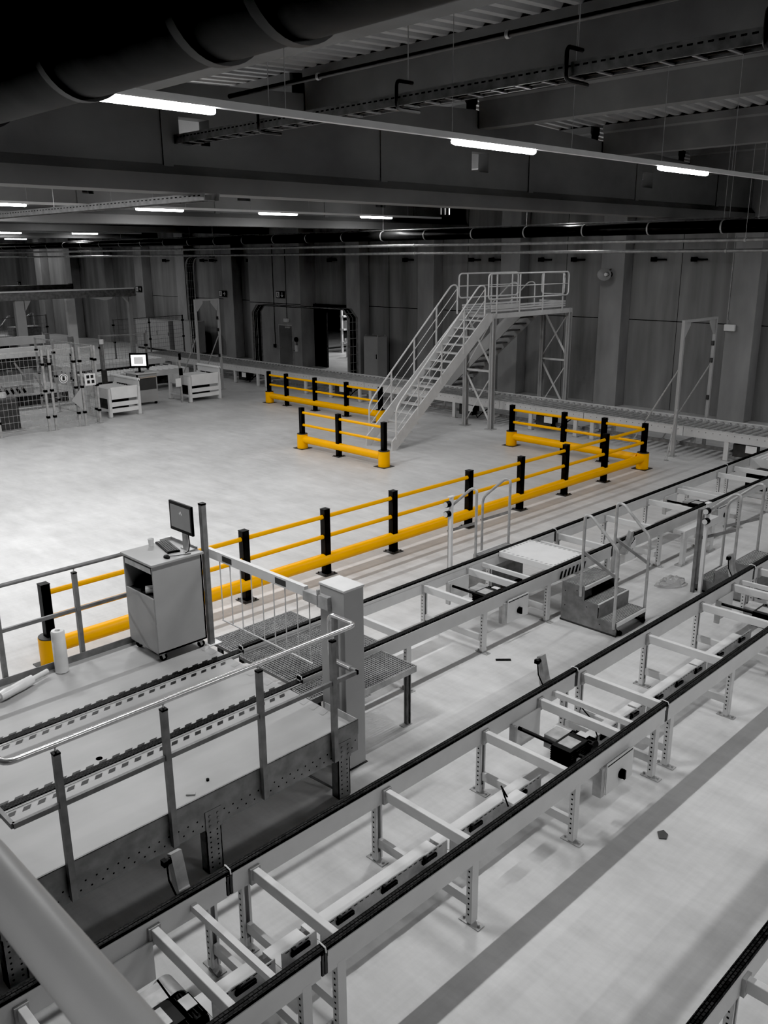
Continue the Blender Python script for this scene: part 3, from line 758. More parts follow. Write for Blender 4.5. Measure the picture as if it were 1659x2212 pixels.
# step units
def step_unit(ox, oy, rot, label, hoops=True):
    t = thing('step_unit', (0, 0, 0), label, 'steps', 'conveyor crossing steps')
    prof = [(0, .03), (0, .60), (-.37, .60), (-.37, .40), (-.60, .40), (-.60, .20), (-.90, .20), (-.90, .03)]
    for x in (0, .80):
        s = B().prism(prof, 0, x - .005, x + .005); s.m = 1
        for y, z in ((-.06, .47), (-.06, .25), (-.42, .32), (-.64, .12), (-.25, .52)): s.disc((x - .0058, y, z), .009, 0, 8)
        s.build('side_panel', ['galvd', 'hole'], t)
    for y0, y1, z in ((-.37, 0, .60), (-.60, -.37, .40), (-.90, -.60, .20)):
        b = B(); y = y0 + .015
        while y < y1 - .01: b.box(.01, .79, y, y + .014, z - .025, z); y += .028
        b.box(.008, .792, y0 + .01, y1 - .01, z - .03, z - .02)
        o = b.build('tread', 'tread', t)
        B().box(.006, .794, y0 - .012, y0 + .016, z - .045, z + .003).build('nosing', 'paint', o)
    B().box(.006, .794, -.62, -.61, .1, .4).build('riser_plate', 'galvd', t); B().box(.006, .794, -.01, 0, .1, .57).build('riser_plate', 'galvd', t)
    for x in (-.02, .82):
        B().tube(fil([(x, -.87, .12 if x < 0 else .12), (x, -.87, 1.26), (x, -.42, 1.66), (x, -.32, 1.66), (x, -.32, .46)], .10), .022, 12).build('hoop_rail', 'galv', t, True)
        B().bar((x, -.90, .86), (x, -.31, 1.13), .02, .045).build('mid_rail', 'galvd', t)
    for x in (.1, .74):
        o = B().tube([(x, -.92, .02), (x, -.86, .06), (x, -.8, .12)], .012, 6).build('caster_fork', 'dark', t)
        B().cyl((x - .015, -.9, .035), (x + .015, -.9, .035), .035, 12).build('wheel', 'black', o, True)
    B().box(0, .8, -.01, .02, .0, .03).box(0, .02, -.9, .0, .0, .03).box(.78, .8, -.9, 0, 0, .03).build('base_frame', 'dark', t)
    t.location = (ox, oy, 0); t.rotation_euler = (0, 0, rot)
    return t
step_unit(10.06, 6.53, 0, 'three-step unit with hoop handrails on the near side of the middle conveyor')
step_unit(10.88, 7.83, math.pi, 'step unit behind the middle conveyor, only its two hoop rails showing')
step_unit(13.32, 4.79, math.pi, 'step unit at the right edge, behind the front conveyor')

def sensor_post(x, y, label, sgn):
    t = thing('sensor_post', (x, y, 0), label, 'post', 'sensor posts')
    B().box(x - .025, x + .025, y - .025, y + .025, .012, 1.47).build('post', 'paint2', t)
    B().box(x - .06, x + .05, y - .03, y + .03, 1.47, 1.485).build('post_cap', 'white', t)
    B().box(x - .09, x + .028, y - .06, y + .06, 0, .012).build('foot_plate', 'white', t)
    for z in (1.36, 1.2):
        o = B().cyl((x - .025, y + sgn * .02, z), (x - .11, y + sgn * .02, z), .05, 16).build('sensor', 'black', t, True)
        B().cyl((x - .105, y + sgn * .02, z), (x - .12, y + sgn * .02, z), .042, 16).build('lens', 'paint', o, True)
    if sgn < 0: B().box(x - .03, x + .02, y + .09, y + .14, 0, 1.35).build('rear_post', 'galvd', t)
sensor_post(9.99, 8.6, 'white sensor post with two black sensors in front of the long yellow barrier', 1)
sensor_post(12.42, 5.56, 'white sensor post beside the steps at the right edge', -1)

# white guard frame
t = thing('pallet_stop', (14.0, 6.5, 0), 'pale grey low pallet stop standing in front of the far middle conveyor'  , 'stop')
for x in (13.47, 14.5):
    o = B().box(x - .06, x + .06, 6.36, 6.42, .02, .60).build('leg', 'paint', t)
    B().box(x - .13, x + .13, 6.34, 6.46, 0, .02).build('foot_plate', 'galv', o)
B().prism([(6.33, .63), (6.47, .63), (6.47, .60), (6.36, .60), (6.36, .50), (6.33, .50)], 0, 13.35, 14.62).build('top_bar', 'paint2', t)
B().box(13.5, 14.5, 6.365, 6.40, .12, .19).build('lower_bar', 'paint', t)

# crumpled film and floor debris
b = B(); random.seed(3); nu, nv = 12, 16; vs = []
for i in range(nu):
    for j in range(nv):
        a = 2 * math.pi * j / nv; ph = math.pi / 2 * i / (nu - 1)
        r = (math.cos(ph)) * (1 + random.uniform(-.28, .28)); z = math.sin(ph) * .14 * (1 + random.uniform(-.3, .3))
        vs.append((12.45 + .20 * r * math.cos(a) - .1 * r * math.sin(a), 6.05 + .16 * r * math.sin(a), max(.002, z)))
b.add(vs, [(i * nv + j, i * nv + (j + 1) % nv, (i + 1) * nv + (j + 1) % nv, (i + 1) * nv + j) for i in range(nu - 1) for j in range(nv)])
tag(b.build('plastic_wrap', 'clear', None, org=(12.45, 6.05, 0)), 'crumpled clear plastic wrap lying on the floor behind the step unit', 'wrap')
b = B().prism([(8.33, 6.36), (8.36, 6.39), (8.50, 6.25), (8.47, 6.22)], 2, .001, .012)
tag(b.build('black_offcut', 'black', None, org=(8.41, 6.3, 0)), 'small black offcut on the floor between the two conveyors', 'debris')
b = B().prism([(6.50, 3.05), (6.58, 3.11), (6.64, 3.08), (6.61, 3.02), (6.54, 3.0)], 2, .001, .01)
tag(b.build('floor_scrap', 'dark', None, org=(6.57, 3.05, 0)), 'tiny dark scrap on the floor in front of the drive motor', 'debris')
b = B().disc((3.05, 6.80, PZ + .004), .03, 2, 14)
b.cyl((3.05, 6.80, PZ), (3.05, 6.80, PZ + .004), .03, 14)
tag(b.build('rubber_plug', 'black', None, org=(3.05, 6.8, PZ)), 'round black plug on the platform deck beside the chain track', 'plug')
b = B().cyl((3.55, 5.80, PZ), (3.55, 5.80, PZ + .02), .014, 8)
tag(b.build('loose_bolt', 'black', None, org=(3.55, 5.8, PZ)), 'small dark bolt on the platform near its perforated edge', 'bolt')
b = B().bar((3.30, 5.75, PZ + .01), (3.36, 5.70, PZ + .01), .03, .012)
tag(b.build('metal_offcut', 'galv', None, org=(3.33, 5.72, PZ)), 'flat grey metal offcut leaning at the platform toe board', 'debris')

# ------------------------------------------------------------------ crossover stair
t = thing('crossover_stair', (20, 16.8, 0), 'light grey steel crossover stair and landing over the roller conveyor', 'staircase')
SY0, SY1 = 16.32, 17.33
for y in (SY0, SY1):
    B().prism([(16.45, .0), (16.60, .0), (20.85, 3.40), (20.85, 3.46), (20.42, 3.46), (16.45, .26)], 1, y - .02, y + .02).build('stringer', 'stair', t)
NT = 15
for i in range(NT):
    z = .20 + i * (3.48 - .2 - .22) / (NT - 1); x = 16.55 + (z - .0) * 1.17
    b = B().box(x - .02, x + .24, SY0 + .02, SY1 - .02, z - .03, z); b.build('tread', 'stair', t)
# landing
LX0, LX1 = 20.6, 24.45
b = B().box(LX0, LX1, SY0 + .02, SY1 - .02, 3.44, 3.485); b.build('landing_deck', 'tread', t)
b = B().box(20.75, 24.75, SY0 - .03, SY0 + .02, 3.30, 3.44); b.box(20.75, 24.75, SY1 - .02, SY1 + .03, 3.30, 3.44)
for x in (20.75, 22, 23.3, 24.7): b.box(x - .03, x + .03, SY0, SY1, 3.32, 3.43)
b.build('landing_beam', 'stair', t)
for z in (3.50, 3.57, 3.64):
    B().box(20.62, 24.40, SY0 - .012, SY0 + .012, z, z + .05).build('toe_board', 'stair', t)
    B().box(20.5, 23.3, SY1 - .012, SY1 + .012, z, z + .05).build('toe_board', 'stair', t); B().box(24.40, 24.42, SY0, SY1, z, z + .05).build('toe_board', 'stair', t)
LEGP = [(20.72, SY0), (20.72, SY1), (24.68, SY0), (24.68, SY1)]
for x, y in LEGP:
    b = B().box(x - .07, x + .07, y - .005, y + .005, .015, 3.44); b.box(x - .07, x - .06, y - .07, y + .07, .015, 3.44); b.box(x + .06, x + .07, y - .07, y + .07, .015, 3.44)
    o = b.build('leg', 'cab', t)
    B().box(x - .14, x + .14, y - .14, y + .14, 0, .015).build('foot_plate', 'cab', o)
for x in (20.72, 24.68):
    B().bar((x, SY0, 1.75), (x, SY1, 1.75), .05, .06).build('cross_tie', 'stair', t)
    for z0, z1 in ((.15, 1.68), (1.85, 3.35)):
        B().bar((x, SY0, z0), (x, SY1, z1), .012, .07).build('brace', 'stair', t)
        B().bar((x + .02, SY1, z0), (x + .02, SY0, z1), .012, .035).build('brace', 'stair', t)
def loop_rail(pts_loop, posts, mids, par):
    B().tube(pts_loop, .024, 10, True).build('hand_rail', 'stair', par, True)
    for p, q in posts: B().bar(p, q, .05, .02).build('rail_post', 'stair', par)
    for p, q in mids: B().cyl(p, q, .014, 8).build('mid_rail', 'stair', par, True)
def rrect(x0, x1, y, z0, z1, r=.12, k=4):
    out = []
    for cx, cz, a0 in ((x1 - r, z1 - r, 0), (x0 + r, z1 - r, 90), (x0 + r, z0 + r, 180), (x1 - r, z0 + r, 270)):
        for j in range(k + 1):
            a = math.radians(a0 + 90 * j / k); out.append((cx + r * math.cos(a), y, cz + r * math.sin(a)))
    return out
loop_rail(rrect(20.42, 24.50, SY0 - .03, 3.86, 4.58), [((x, SY0 - .03, 3.36), (x, SY0 - .03, 4.57)) for x in (20.82, 21.93, 23.12, 24.2)], [((20.44, SY0 - .03, 4.22), (24.48, SY0 - .03, 4.22))], t)
loop_rail(rrect(20.36, 23.25, SY1 + .03, 3.88, 4.58), [((x, SY1 + .03, 3.36), (x, SY1 + .03, 4.57)) for x in (20.76, 21.9, 22.95)], [((20.38, SY1 + .03, 4.22), (23.2, SY1 + .03, 4.22))], t)
yb = [(24.47, p[0] - 20, p[2]) for p in rrect(36.42, 37.3, 0, 3.88, 4.55)]
B().tube([(24.47, p[1], p[2]) for p in yb], .022, 10, True).build('hand_rail', 'stair', t, True)
for y in (SY0 - .02, SY1 + .02):
    B().tube(fil([(16.60, y, .30), (16.60, y, 1.12), (16.75, y, 1.32), (20.02, y, 4.27), (20.28, y, 4.25), (20.28, y, 3.42)], .16), .024, 10).build('hand_rail', 'stair', t, True)
    for x, zt_ in ((17.48, 1.97), (18.42, 2.81), (19.36, 3.66)): B().bar((x, y, (x - 16.45) * .82), (x, y, zt_), .05, .02).build('rail_post', 'stair', t)
    for dz in (.32, .64): B().cyl((16.61, y, 1.2 - dz), (20.27, y, 4.48 - dz), .012, 8).build('mid_rail', 'stair', t, True)
# far flight, descending along the wall; darker materials than the stair paint imitate its shade
FX0, FX1 = 23.42, 24.36
for x in (FX0, FX1):
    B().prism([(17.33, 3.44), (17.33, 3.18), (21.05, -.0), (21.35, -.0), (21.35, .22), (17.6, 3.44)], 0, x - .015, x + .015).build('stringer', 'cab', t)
for i in range(14):
    z = .22 + i * .225; y = 21.2 - z / .885
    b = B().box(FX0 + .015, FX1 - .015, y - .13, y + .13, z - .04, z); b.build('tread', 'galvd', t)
for x in (FX0, FX1):
    B().tube(fil([(x, 21.3, .2), (x, 21.3, 1.1), (x, 17.75, 4.25), (x, 17.5, 4.25), (x, 17.5, 3.44)], .15), .022, 8).build('hand_rail', 'stair', t, True)

# ------------------------------------------------------------------ portal frames at the roller conveyor
def portal(x0, x1, y, zt, label, mt, braces):
    t = thing('sensor_portal', ((x0 + x1) / 2, y, 0), label, 'frame', 'sensor portal frames')
    for x in (x0, x1):
        o = B().box(x - .035, x + .035, y - .04, y + .04, .015, zt).build('leg', mt, t)
        B().box(x - .11, x + .11, y - .08, y + .08, 0, .015).build('foot_plate', mt, o)
    B().box(x0, x1, y - .035, y + .035, zt - .07, zt).build('top_bar', mt, t)
    for x, s in ((x0, 1), (x1, -1)):
        B().prism([(x + s * .035, zt - .07), (x + s * .035, zt - .45), (x + s * .09, zt - .45), (x + s * .34, zt - .15), (x + s * .34, zt - .07)], 1, y - .01, y + .01).build('gusset', mt, t)
    for p, q in braces:
        o = B().cyl(p, q, .02, 8).build('brace', 'galv', t, True)
        B().cyl((q[0], q[1], 0), (q[0], q[1], .02), .06, 10).build('foot_plate', 'galv', o)
    for z in (1.3, 2.3, 2.75): B().box(x1 - .10, x1 - .035, y - .03, y + .03, z, z + .12).build('sensor', 'dark', t)
portal(21.08, 22.86, 10.54, 3.5, 'slim portal frame with diagonal struts standing over the roller conveyor on the right', 'cab',
       [((21.08, 10.58, 2.25), (21.08, 11.85, .02)), ((22.86, 10.58, 2.25), (23.0, 11.85, .02)), ((21.05, 10.5, 1.25), (20.52, 10.42, .02))])
portal(18.93, 19.97, 29.35, 3.55, 'slim portal frame with white struts behind the second transfer stand, left', 'cab',
       [((18.9, 29.4, 2.1), (18.9, 30.9, .02)), ((19.93, 29.4, 2.1), (19.93, 30.9, .02))])
# ladder-type cable portal in front of the doorway
def ladder_run(par, name, pts, w, axis, rung=.3, mt='galvd', h=.06):
    """two side rails along pts offset +-w/2 on axis plus rungs"""
    pts = [Vector(p) for p in pts]; off = V(w / 2, 0, 0) if axis == 0 else V(0, w / 2, 0)
    b = B()
    for s in (-1, 1):
        for i in range(len(pts) - 1): b.bar(pts[i] + s * off, pts[i + 1] + s * off, .02, h, tuple(off.normalized()))
    for i in range(len(pts) - 1):
        L_ = (pts[i + 1] - pts[i]).length; n = max(1, int(L_ / rung))
        for k in range(n):
            c = pts[i].lerp(pts[i + 1], (k + .5) / n); b.bar(c - off, c + off, .025, .025)
    return b.build(name, mt, par)
t = thing('cable_tray_portal', (23.3, 28.4, 0), 'dark cable tray portal framing the doorway behind the roller conveyor', 'cable tray')
ladder_run(t, 'tray', [(23.35, 31.42, .01), (23.35, 31.42, 2.8), (23.35, 31.1, 3.13), (23.35, 25.6, 3.13), (23.35, 25.26, 2.8), (23.35, 25.26, .01)], .42, 0, .3, 'galvd', .09)
b = B()
for dx in (-.12, -.04, .06, .13): b.tube([(23.35 + dx, 31.4, .05), (23.35 + dx, 31.4, 2.8), (23.35 + dx, 31.08, 3.11), (23.35 + dx, 25.62, 3.11), (23.35 + dx, 25.28, 2.8), (23.35 + dx, 25.28, .05)], .028, 6)
b.build('cables', 'black', t)
t = thing('cable_ladder', (23.0, 35.9, 0), 'steel cable ladder curving down from the ceiling conduits on the left', 'cable tray')
lp = fil([(23.0, 35.9, .6), (23.0, 35.9, 5.1), (23.0, 34.0, 5.1)], .5, 6)
ladder_run(t, 'tray', lp, .40, 0, .35, 'galv', .05)
b = B()
for dx in (-.1, .0, .1): b.tube([p + V(dx, 0, 0) for p in lp], .022, 5)
b.build('cables', 'black', t)
for y in (35.3, 34.2): B().cyl((23.2, y, 5.1), (23.2, y, 6.9), .02, 6).build('hanger', 'galv', t)
# electric cabinets
def ecab(x0, x1, y0, y1, z, label, seams):
    t = thing('control_cabinet', ((x0 + x1) / 2, (y0 + y1) / 2, 0), label, 'cabinet', 'electrical control cabinets')
    B().box(x0, x1, y0, y1, .1, z).build('cabinet_body', 'cab', t, bevel=.01)
    B().box(x0 + .02, x1 - .02, y0 + .02, y1 - .02, 0, .1).build('plinth', 'dark', t)
    ys = [y0] + seams + [y1]
    for i in range(len(ys) - 1):
        o = B().box(x0 - .025, x0, ys[i] + .015, ys[i + 1] - .015, .13, z - .03).build('door', 'cab', t, bevel=.006)
        B().box(x0 - .04, x0 - .025, ys[i] + .05, ys[i] + .08, .9, 1.1).build('handle', 'black', o)
    for x in (x0 + .06, x1 - .06):
        for y in (y0 + .06, y1 - .06): B().cyl((x, y, z), (x, y, z + .06), .018, 6).build('lifting_eye', 'galv', t)
ecab(26.0, 26.55, 26.6, 27.45, 1.83, 'tall light grey control cabinet standing alone beside the open doorway', [])
ecab(26.2, 26.9, 40.9, 42.9, 1.78, 'grey control cabinet behind the left portal frame', [41.9])
ecab(26.2, 26.9, 43.4, 47.0, 1.7, 'wide grey control cabinet behind the safety fence', [44.6, 45.8])

# exit signs, horn, emergency light
def exit_sign(y, z, x, label, down=False):
    t = thing('exit_sign', (x, y, z), label, 'sign', 'emergency exit signs')
    B().box(x - .03, x, y - .31, y + .31, z - .16, z + .16).build('panel', 'lblack', t)
    b = B(); X = x - .032
    # running figure through a door on the left half (left in view is +y)
    b.quad((X, y + .28, z - .13), (X, y + .05, z - .13), (X, y + .05, z + .13), (X, y + .28, z + .13))
    b.m = 1; X2 = x - .034
    def ln(p, q, w):
        p = V(X2, y + p[0], z + p[1]); q = V(X2, y + q[0], z + q[1]); d = (q - p).normalized(); n = V(0, -d.z, d.y) * w / 2
        b.add([p - n, q - n, q + n, p + n], [(0, 1, 2, 3)])
    b.disc((X2, y + .15, z + .09), .025, 0, 8)
    for p, q in (((.16, .06), (.18, -.02)), ((.18, -.02), (.12, -.06)), ((.12, -.06), (.13, -.11)), ((.18, -.02), (.23, -.09)), ((.16, .05), (.11, .01)), ((.16, .05), (.22, .02))): ln(p, q, .03)
    b.m = 0
    if down:
        for p, q in (((-.15, .11), (-.15, -.10)), ((-.15, -.11), (-.23, -.02)), ((-.15, -.11), (-.07, -.02))): ln(p, q, .035)
    else:
        for p, q in (((-.06, 0), (-.25, 0)), ((-.25, 0), (-.17, .09)), ((-.25, 0), (-.17, -.09))): ln(p, q, .035)
    b.build('pictogram', ['paint', 'lblack'], t)
exit_sign(33.80, 3.36, BX - .02, 'exit sign with a downward arrow above the emergency door', True)
exit_sign(39.0, 3.27, 26.88, 'exit sign with a right arrow between the left portal and the cable ladder')
exit_sign(47.5, 3.33, 26.88, 'exit sign with a right arrow behind the end of the overhead gantry')
exit_sign(56.2, 3.33, 26.88, 'exit sign with a right arrow above the gantry beam')
exit_sign(64.3, 3.33, 26.88, 'exit sign with a right arrow at the far left of the wall')
t = thing('horn_loudspeaker', (26.7, 16.25, 4.45), 'pale horn loudspeaker mounted on the concrete pilaster right of the stair', 'loudspeaker')
b = B(); n = 20; pr = [(.0, .05), (.1, .06), (.2, .10), (.28, .19), (.30, .20)]
vs = [(26.82 - s, 16.25 + r * 1.35 * math.cos(2 * math.pi * k / n), 4.45 + r * math.sin(2 * math.pi * k / n)) for s, r in pr for k in range(n)]
b.add(vs, [(i * n + k, i * n + (k + 1) % n, (i + 1) * n + (k + 1) % n, (i + 1) * n + k) for i in range(len(pr) - 1) for k in range(n)])
b.build('horn', 'cab', t, True)
B().cyl((26.9, 16.25, 4.45), (26.70, 16.25, 4.45), .09, 14).build('driver', 'dark', t, True)
B().cyl((26.74, 16.25, 4.45), (26.60, 16.25, 4.45), .06, 12).build('centre_plug', 'paint2', t, True)
B().bar((26.92, 16.25, 4.62), (26.72, 16.25, 4.55), .04, .03).build('mount_bracket', 'galvd', t)
t = thing('emergency_light', (26.9, 11.9, 2.9), 'small white emergency light box on the pilaster at the right edge', 'light')
B().box(26.80, 26.90, 11.75, 12.09, 2.80, 3.0).build('housing', 'white', t, bevel=.015)
B().box(26.9, 26.918, 11.8, 12.04, 2.82, 2.98).build('mounting_plate', 'galv', t)
B().tube([(26.86, 12.0, 3.0), (26.86, 12.0, 3.12), (26.9, 12.05, 3.15), (26.9, 12.05, 5.6)], .012, 6).build('conduit', 'galv', t)
t = thing('emergency_light', (26.5, 33.35, 2.2), 'pale emergency light box over the emergency door', 'light')
B().box(26.46, 26.585, 33.2, 33.52, 2.1, 2.27).build('housing', 'paint', t, bevel=.015)
B().box(26.585, 26.598, 33.22, 33.5, 2.12, 2.25).build('mounting_plate', 'galv', t)
B().tube([(26.575, 33.38, 2.27), (26.575, 33.38, 5.6)], .011, 6).build('conduit', 'dark', t)
t = thing('wall_switch', (26.58, 32.7, 1.2), 'small wall switch box and alarm horn beside the emergency door', 'switch')
B().box(26.52, 26.6, 32.62, 32.78, .75, 1.05).build('housing', 'paint', t)
B().cyl((26.52, 32.72, 1.32), (26.6, 32.72, 1.32), .11, 14).build('alarm_horn', 'black', t, True)
B().tube([(26.585, 32.7, 1.05), (26.585, 32.7, 1.25)], .015, 6).tube([(26.585, 32.75, .8), (26.585, 32.97, .78)], .012, 6).build('conduit', 'dark', t)
t = thing('pull_cord', (26.55, 34.36, .9), 'cable drop with a hanging switch left of the emergency door', 'switch')
B().tube([(26.585, 34.36, 5.6), (26.585, 34.36, .95)], .014, 6).build('conduit', 'dark', t)
B().box(26.5, 26.6, 34.3, 34.42, .84, 1.0).build('housing', 'dark', t)

# ------------------------------------------------------------------ pipes, conduits, trays under the roof
def pipe(name, pts, r, m, label, cat='pipe', clamps=None):
    t = thing(name, pts[0], label, cat)
    B().tube(pts, r, 14).build('pipe', m, t, True)
    if clamps:
        for i, c in enumerate(clamps):
            o = B().cyl((c[0], c[1] - .02, c[2]), (c[0], c[1] + .02, c[2]), r + .012, 14).build('pipe_clamp', 'galv', t, True)
            if i % 3 == 0 and all(abs(c[1] - g) > .4 for g in GIR): B().cyl((c[0], c[1], c[2] + r), (c[0], c[1], roof_z(c[0]) - .004), .006, 4).build('hanger', 'galv', o)
pipe('water_pipe', [(22.0, -6.5, 5.74), (22.0, 62, 5.74)], .155, 'pipe', 'thick black pipe with bright clamps running along the far wall', clamps=[(22, y + .2, 5.74) for y in range(4, 60, 2)])
pipe('conduit', [(22.14, -6.5, 5.935), (22.14, 62, 5.935)], .022, 'pipe2', 'thin grey conduit resting just above the thick black pipe', clamps=[(22.14, 9.4, 5.935), (22.14, 29.4, 5.935)])
pipe('conduit', [(21.75, -6.5, 5.42), (21.75, 62, 5.42)], .045, 'pipe2', 'grey conduit hanging just below the thick black pipe', clamps=[(21.75, y, 5.42) for y in (9.5, 20.5, 27.5, 34.5, 44)])
pipe('conduit', [(22.3, -6.5, 5.17), (22.3, 62, 5.17)], .045, 'pipe2', 'lowest grey conduit of the row along the far wall', clamps=[(22.3, y, 5.17) for y in (10.2, 21, 33, 44)])
pipe('sprinkler_pipe', [(8.24, -6, 7.36), (8.24, 11.5, 7.36)], .033, 'dark', 'slim pipe hung below the roof sheet between two beams', clamps=[(8.24, y, 7.36) for y in (3, 6.4, 9.5)])
t = thing('cable_tray', (7.5, 3, 6.72), 'perforated cable tray on hook brackets, running into the girder opening', 'cable tray')
b = B().box(7.36, 7.375, -6, 12.4, 6.66, 6.78); b.box(7.61, 7.625, -6, 12.4, 6.66, 6.78)
y = -5.8
while y < 12.3: b.box(7.37, 7.62, y, y + .03, 6.655, 6.67); y += .3
b.m = 1; y = -5.9
while y < 12.2: b.quad((7.3592, y, 6.735), (7.3592, y + .05, 6.735), (7.3592, y + .05, 6.75), (7.3592, y, 6.75)); y += .09
b.build('tray', ['galvd', 'hole'], t)
b = B()
for dx, r in ((.06, .022), (.11, .018), (.17, .024), (.2, .016)): b.tube([(7.37 + dx, -6, 6.695), (7.37 + dx, 12.3, 6.695)], r, 6)
b.build('cables', 'black', t)
for y in (-.5, 1.4, 3.2, 5.0, 7.15, 9.6):
    o = B().tube(fil([(7.66, y, 6.62), (7.30, y, 6.62), (7.30, y, 6.90), (7.55, y, 6.90)], .06), .02, 6).build('hook_bracket', 'dark', t, True)
    B().cyl((7.48, y, 6.90), (7.48, y, roof_z(7.48) - .004), .006, 5).build('hanger_rod', 'galv', o)
t = thing('cable_tray', (7.5, 16, 5.9), 'perforated cable tray seen through under the first girder on the left', 'cable tray')
b = B().box(7.36, 7.375, 11.0, 22.8, 5.87, 5.97); b.box(7.61, 7.625, 11.0, 22.8, 5.87, 5.97); y = 11.1
while y < 22.7: b.box(7.37, 7.62, y, y + .03, 5.872, 5.882); y += .3
b.m = 1; y = 11.1
while y < 22.6: b.quad((7.3592, y, 5.93), (7.3592, y + .06, 5.93), (7.3592, y + .06, 5.945), (7.3592, y, 5.945)); y += .12
b.build('tray', ['galvd', 'hole'], t)
for y in (12.6, 16, 19.5, 22.4): B().cyl((7.49, y, 5.9), (7.49, y, roof_z(7.5) - .004), .006, 5).build('hanger_rod', 'galv', t)
# air ducts, upper left
def duct(x, z, r, y0, y1, rings, label, m='duct'):
    t = thing('air_duct', (x, (y0 + y1) / 2, z), label, 'duct', 'dark air ducts')
    B().cyl((x, y0, z), (x, y1, z), r, 40).build('duct_pipe', m, t, True)
    for y in rings: B().cyl((x, y - .02, z), (x, y + .02, z), r + .012, 40).build('seam_ring', 'dark', t, True)
    for y in (y0 + .5, (y0 + y1) / 2, y1 - .5): B().cyl((x, y, z + r), (x, y, roof_z(x) - .004), .008, 5).build('hanger_rod', 'galv', t)
duct(1.56, 5.78, .16, -4, 6.2, [1.88, 2.22, 3.01, 3.9, 4.8], 'dark round air duct with ring seams above the left end of the light strip')
duct(.84, 5.91, .40, -4, 5.6, [], 'larger dark air duct filling the upper left corner', 'duct2')
# ceiling sensor boxes on the second strip
t = thing('ceiling_sensor', (17, 15.2, 6.4), 'pair of pale ceiling sensor boxes with short rods beside a light tube', 'sensor')
for x in (16.3, 17.3): B().box(x - .22, x + .22, 15.1, 15.4, 6.33, 6.4).build('housing', 'paint', t)
for dx in (-.15, 0, .15): B().cyl((17.3 + dx, 15.25, 6.33), (17.3 + dx, 15.25, 6.08), .02, 6).build('rod', 'paint', t)
B().box(16, 17.6, 15.2, 15.3, 6.4, 6.44).build('carrier', 'galvd', t)
B().cyl((16.8, 15.25, 6.44), (16.8, 15.25, roof_z(16.8) - .004), .008, 5).build('hanger_rod', 'galvd', t)
# row of small dark brackets high on the wall
for i, y in enumerate((8.4, 10.2, 13.4, 14.8, 17.9, 19.3, 21.6, 22.6, 26.2, 31.0, 37.2, 40.5, 41.4, 45.2)):
    b = B().box(27.35, 27.5, y - .25, y + .25, 4.90, 4.95); b.box(27.30, 27.5, y + .1, y + .22, 4.86, 5.0)
    tag(b.build('wall_bracket', 'black', None, org=(27.5, y, 4.9)), 'short black cable bracket in the row high on the far wall', 'bracket', 'wall cable brackets')

# ------------------------------------------------------------------ left background: transfer stands, fence, gantry, machinery
def stand(x0, x1, y0, y1, label):
    t = thing('transfer_stand', ((x0 + x1) / 2, (y0 + y1) / 2, 0), label, 'conveyor', 'transfer stands')
    for x in (x0 + .06, x1 - .06):
        for y in (y0 + .06, y1 - .06):
            o = B().box(x - .05, x + .05, y - .05, y + .05, .02, .95).build('leg', 'paint2', t)
            B().box(x - .09, x + .09, y - .07, y + .07, 0, .02).build('foot_plate', 'galv', o)
    B().box(x0 + .1, x1 - .1, y0 + .01, y0 + .04, .60, 1.0).build('front_panel', 'white', t)
    B().box(x0 + .1, x1 - .1, y0 + .02, y0 + .07, .36, .50).box(x0 + .1, x1 - .1, y0 + .02, y0 + .07, .16, .29).build('lower_rail', 'white', t)
    B().box(x1 - .05, x1 - .02, y0, y1, .95, 1.17).build('side_panel', 'paint2', t)
    B().cyl((x1 - .035, y0, 1.17), (x1 - .035, y1, 1.17), .05, 12).build('side_tube', 'white', t, True)
    B().box(x0 + .02, x0 + .07, y0, y1, .62, .96).box(x0 + .02, x0 + .07, y0, y1, .2, .27).build('side_rail', 'paint', t)
    n = 9
    for i in range(n):
        y = y0 + .15 + i * (y1 - y0 - .3) / (n - 1)
        B().cyl((x0 + .08, y, .88), (x1 - .06, y, .88), .035, 10).build('roller', 'paint2', t, True)
    B().box(x0 + .3, x1 - .3, y0 + .3, y1 - .3, .15, .6).build('drive_box', 'dark', t, bevel=.03)
stand(13.62, 14.8, 26.62, 28.3, 'pale grey roller transfer stand standing just outside the fence corner')
stand(17.2, 18.58, 27.4, 28.85, 'pale grey roller transfer stand in front of the left portal frame')
t = thing('push_button_stand', (17.05, 27.7, 0), 'slim post with buttons, a black hanging pendant and paper tag beside a transfer stand', 'control')
B().box(17.03, 17.09, 27.7, 27.76, 0, 1.6).build('post', 'galv', t)
B().box(17.0, 17.12, 27.64, 27.7, 1.0, 1.25).build('pendant', 'black', t)
B().box(16.8, 17.02, 27.64, 27.65, .6, .9).build('paper_tag', 'white', t)
B().box(17.02, 17.1, 27.66, 27.7, 1.55, 1.78).build('button_box', 'black', t)
t = thing('control_desk', (16, 28.3, 0), 'grey control desk with an open dark shelf behind the transfer stand', 'desk')
b = B().box(15.55, 16.35, 28.15, 28.19, .1, 1.12); b.box(15.55, 15.6, 28.15, 28.9, .1, 1.12); b.box(15.55, 16.35, 28.86, 28.9, .1, 1.12)
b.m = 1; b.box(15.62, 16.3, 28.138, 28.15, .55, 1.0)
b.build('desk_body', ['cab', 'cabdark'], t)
B().box(15.5, 16.4, 28.08, 28.95, 1.12, 1.16).build('desk_top', 'paint', t)
B().box(15.62, 16.3, 28.1, 28.14, .97, 1.02).build('drawer_front', 'steel', t)
B().cyl((15.62, 28.2, .05), (15.62, 28.26, .05), .05, 10).cyl((16.28, 28.2, .05), (16.28, 28.26, .05), .05, 10).cyl((16.28, 28.8, .05), (16.28, 28.86, .05), .05, 10).build('wheel', 'black', t)
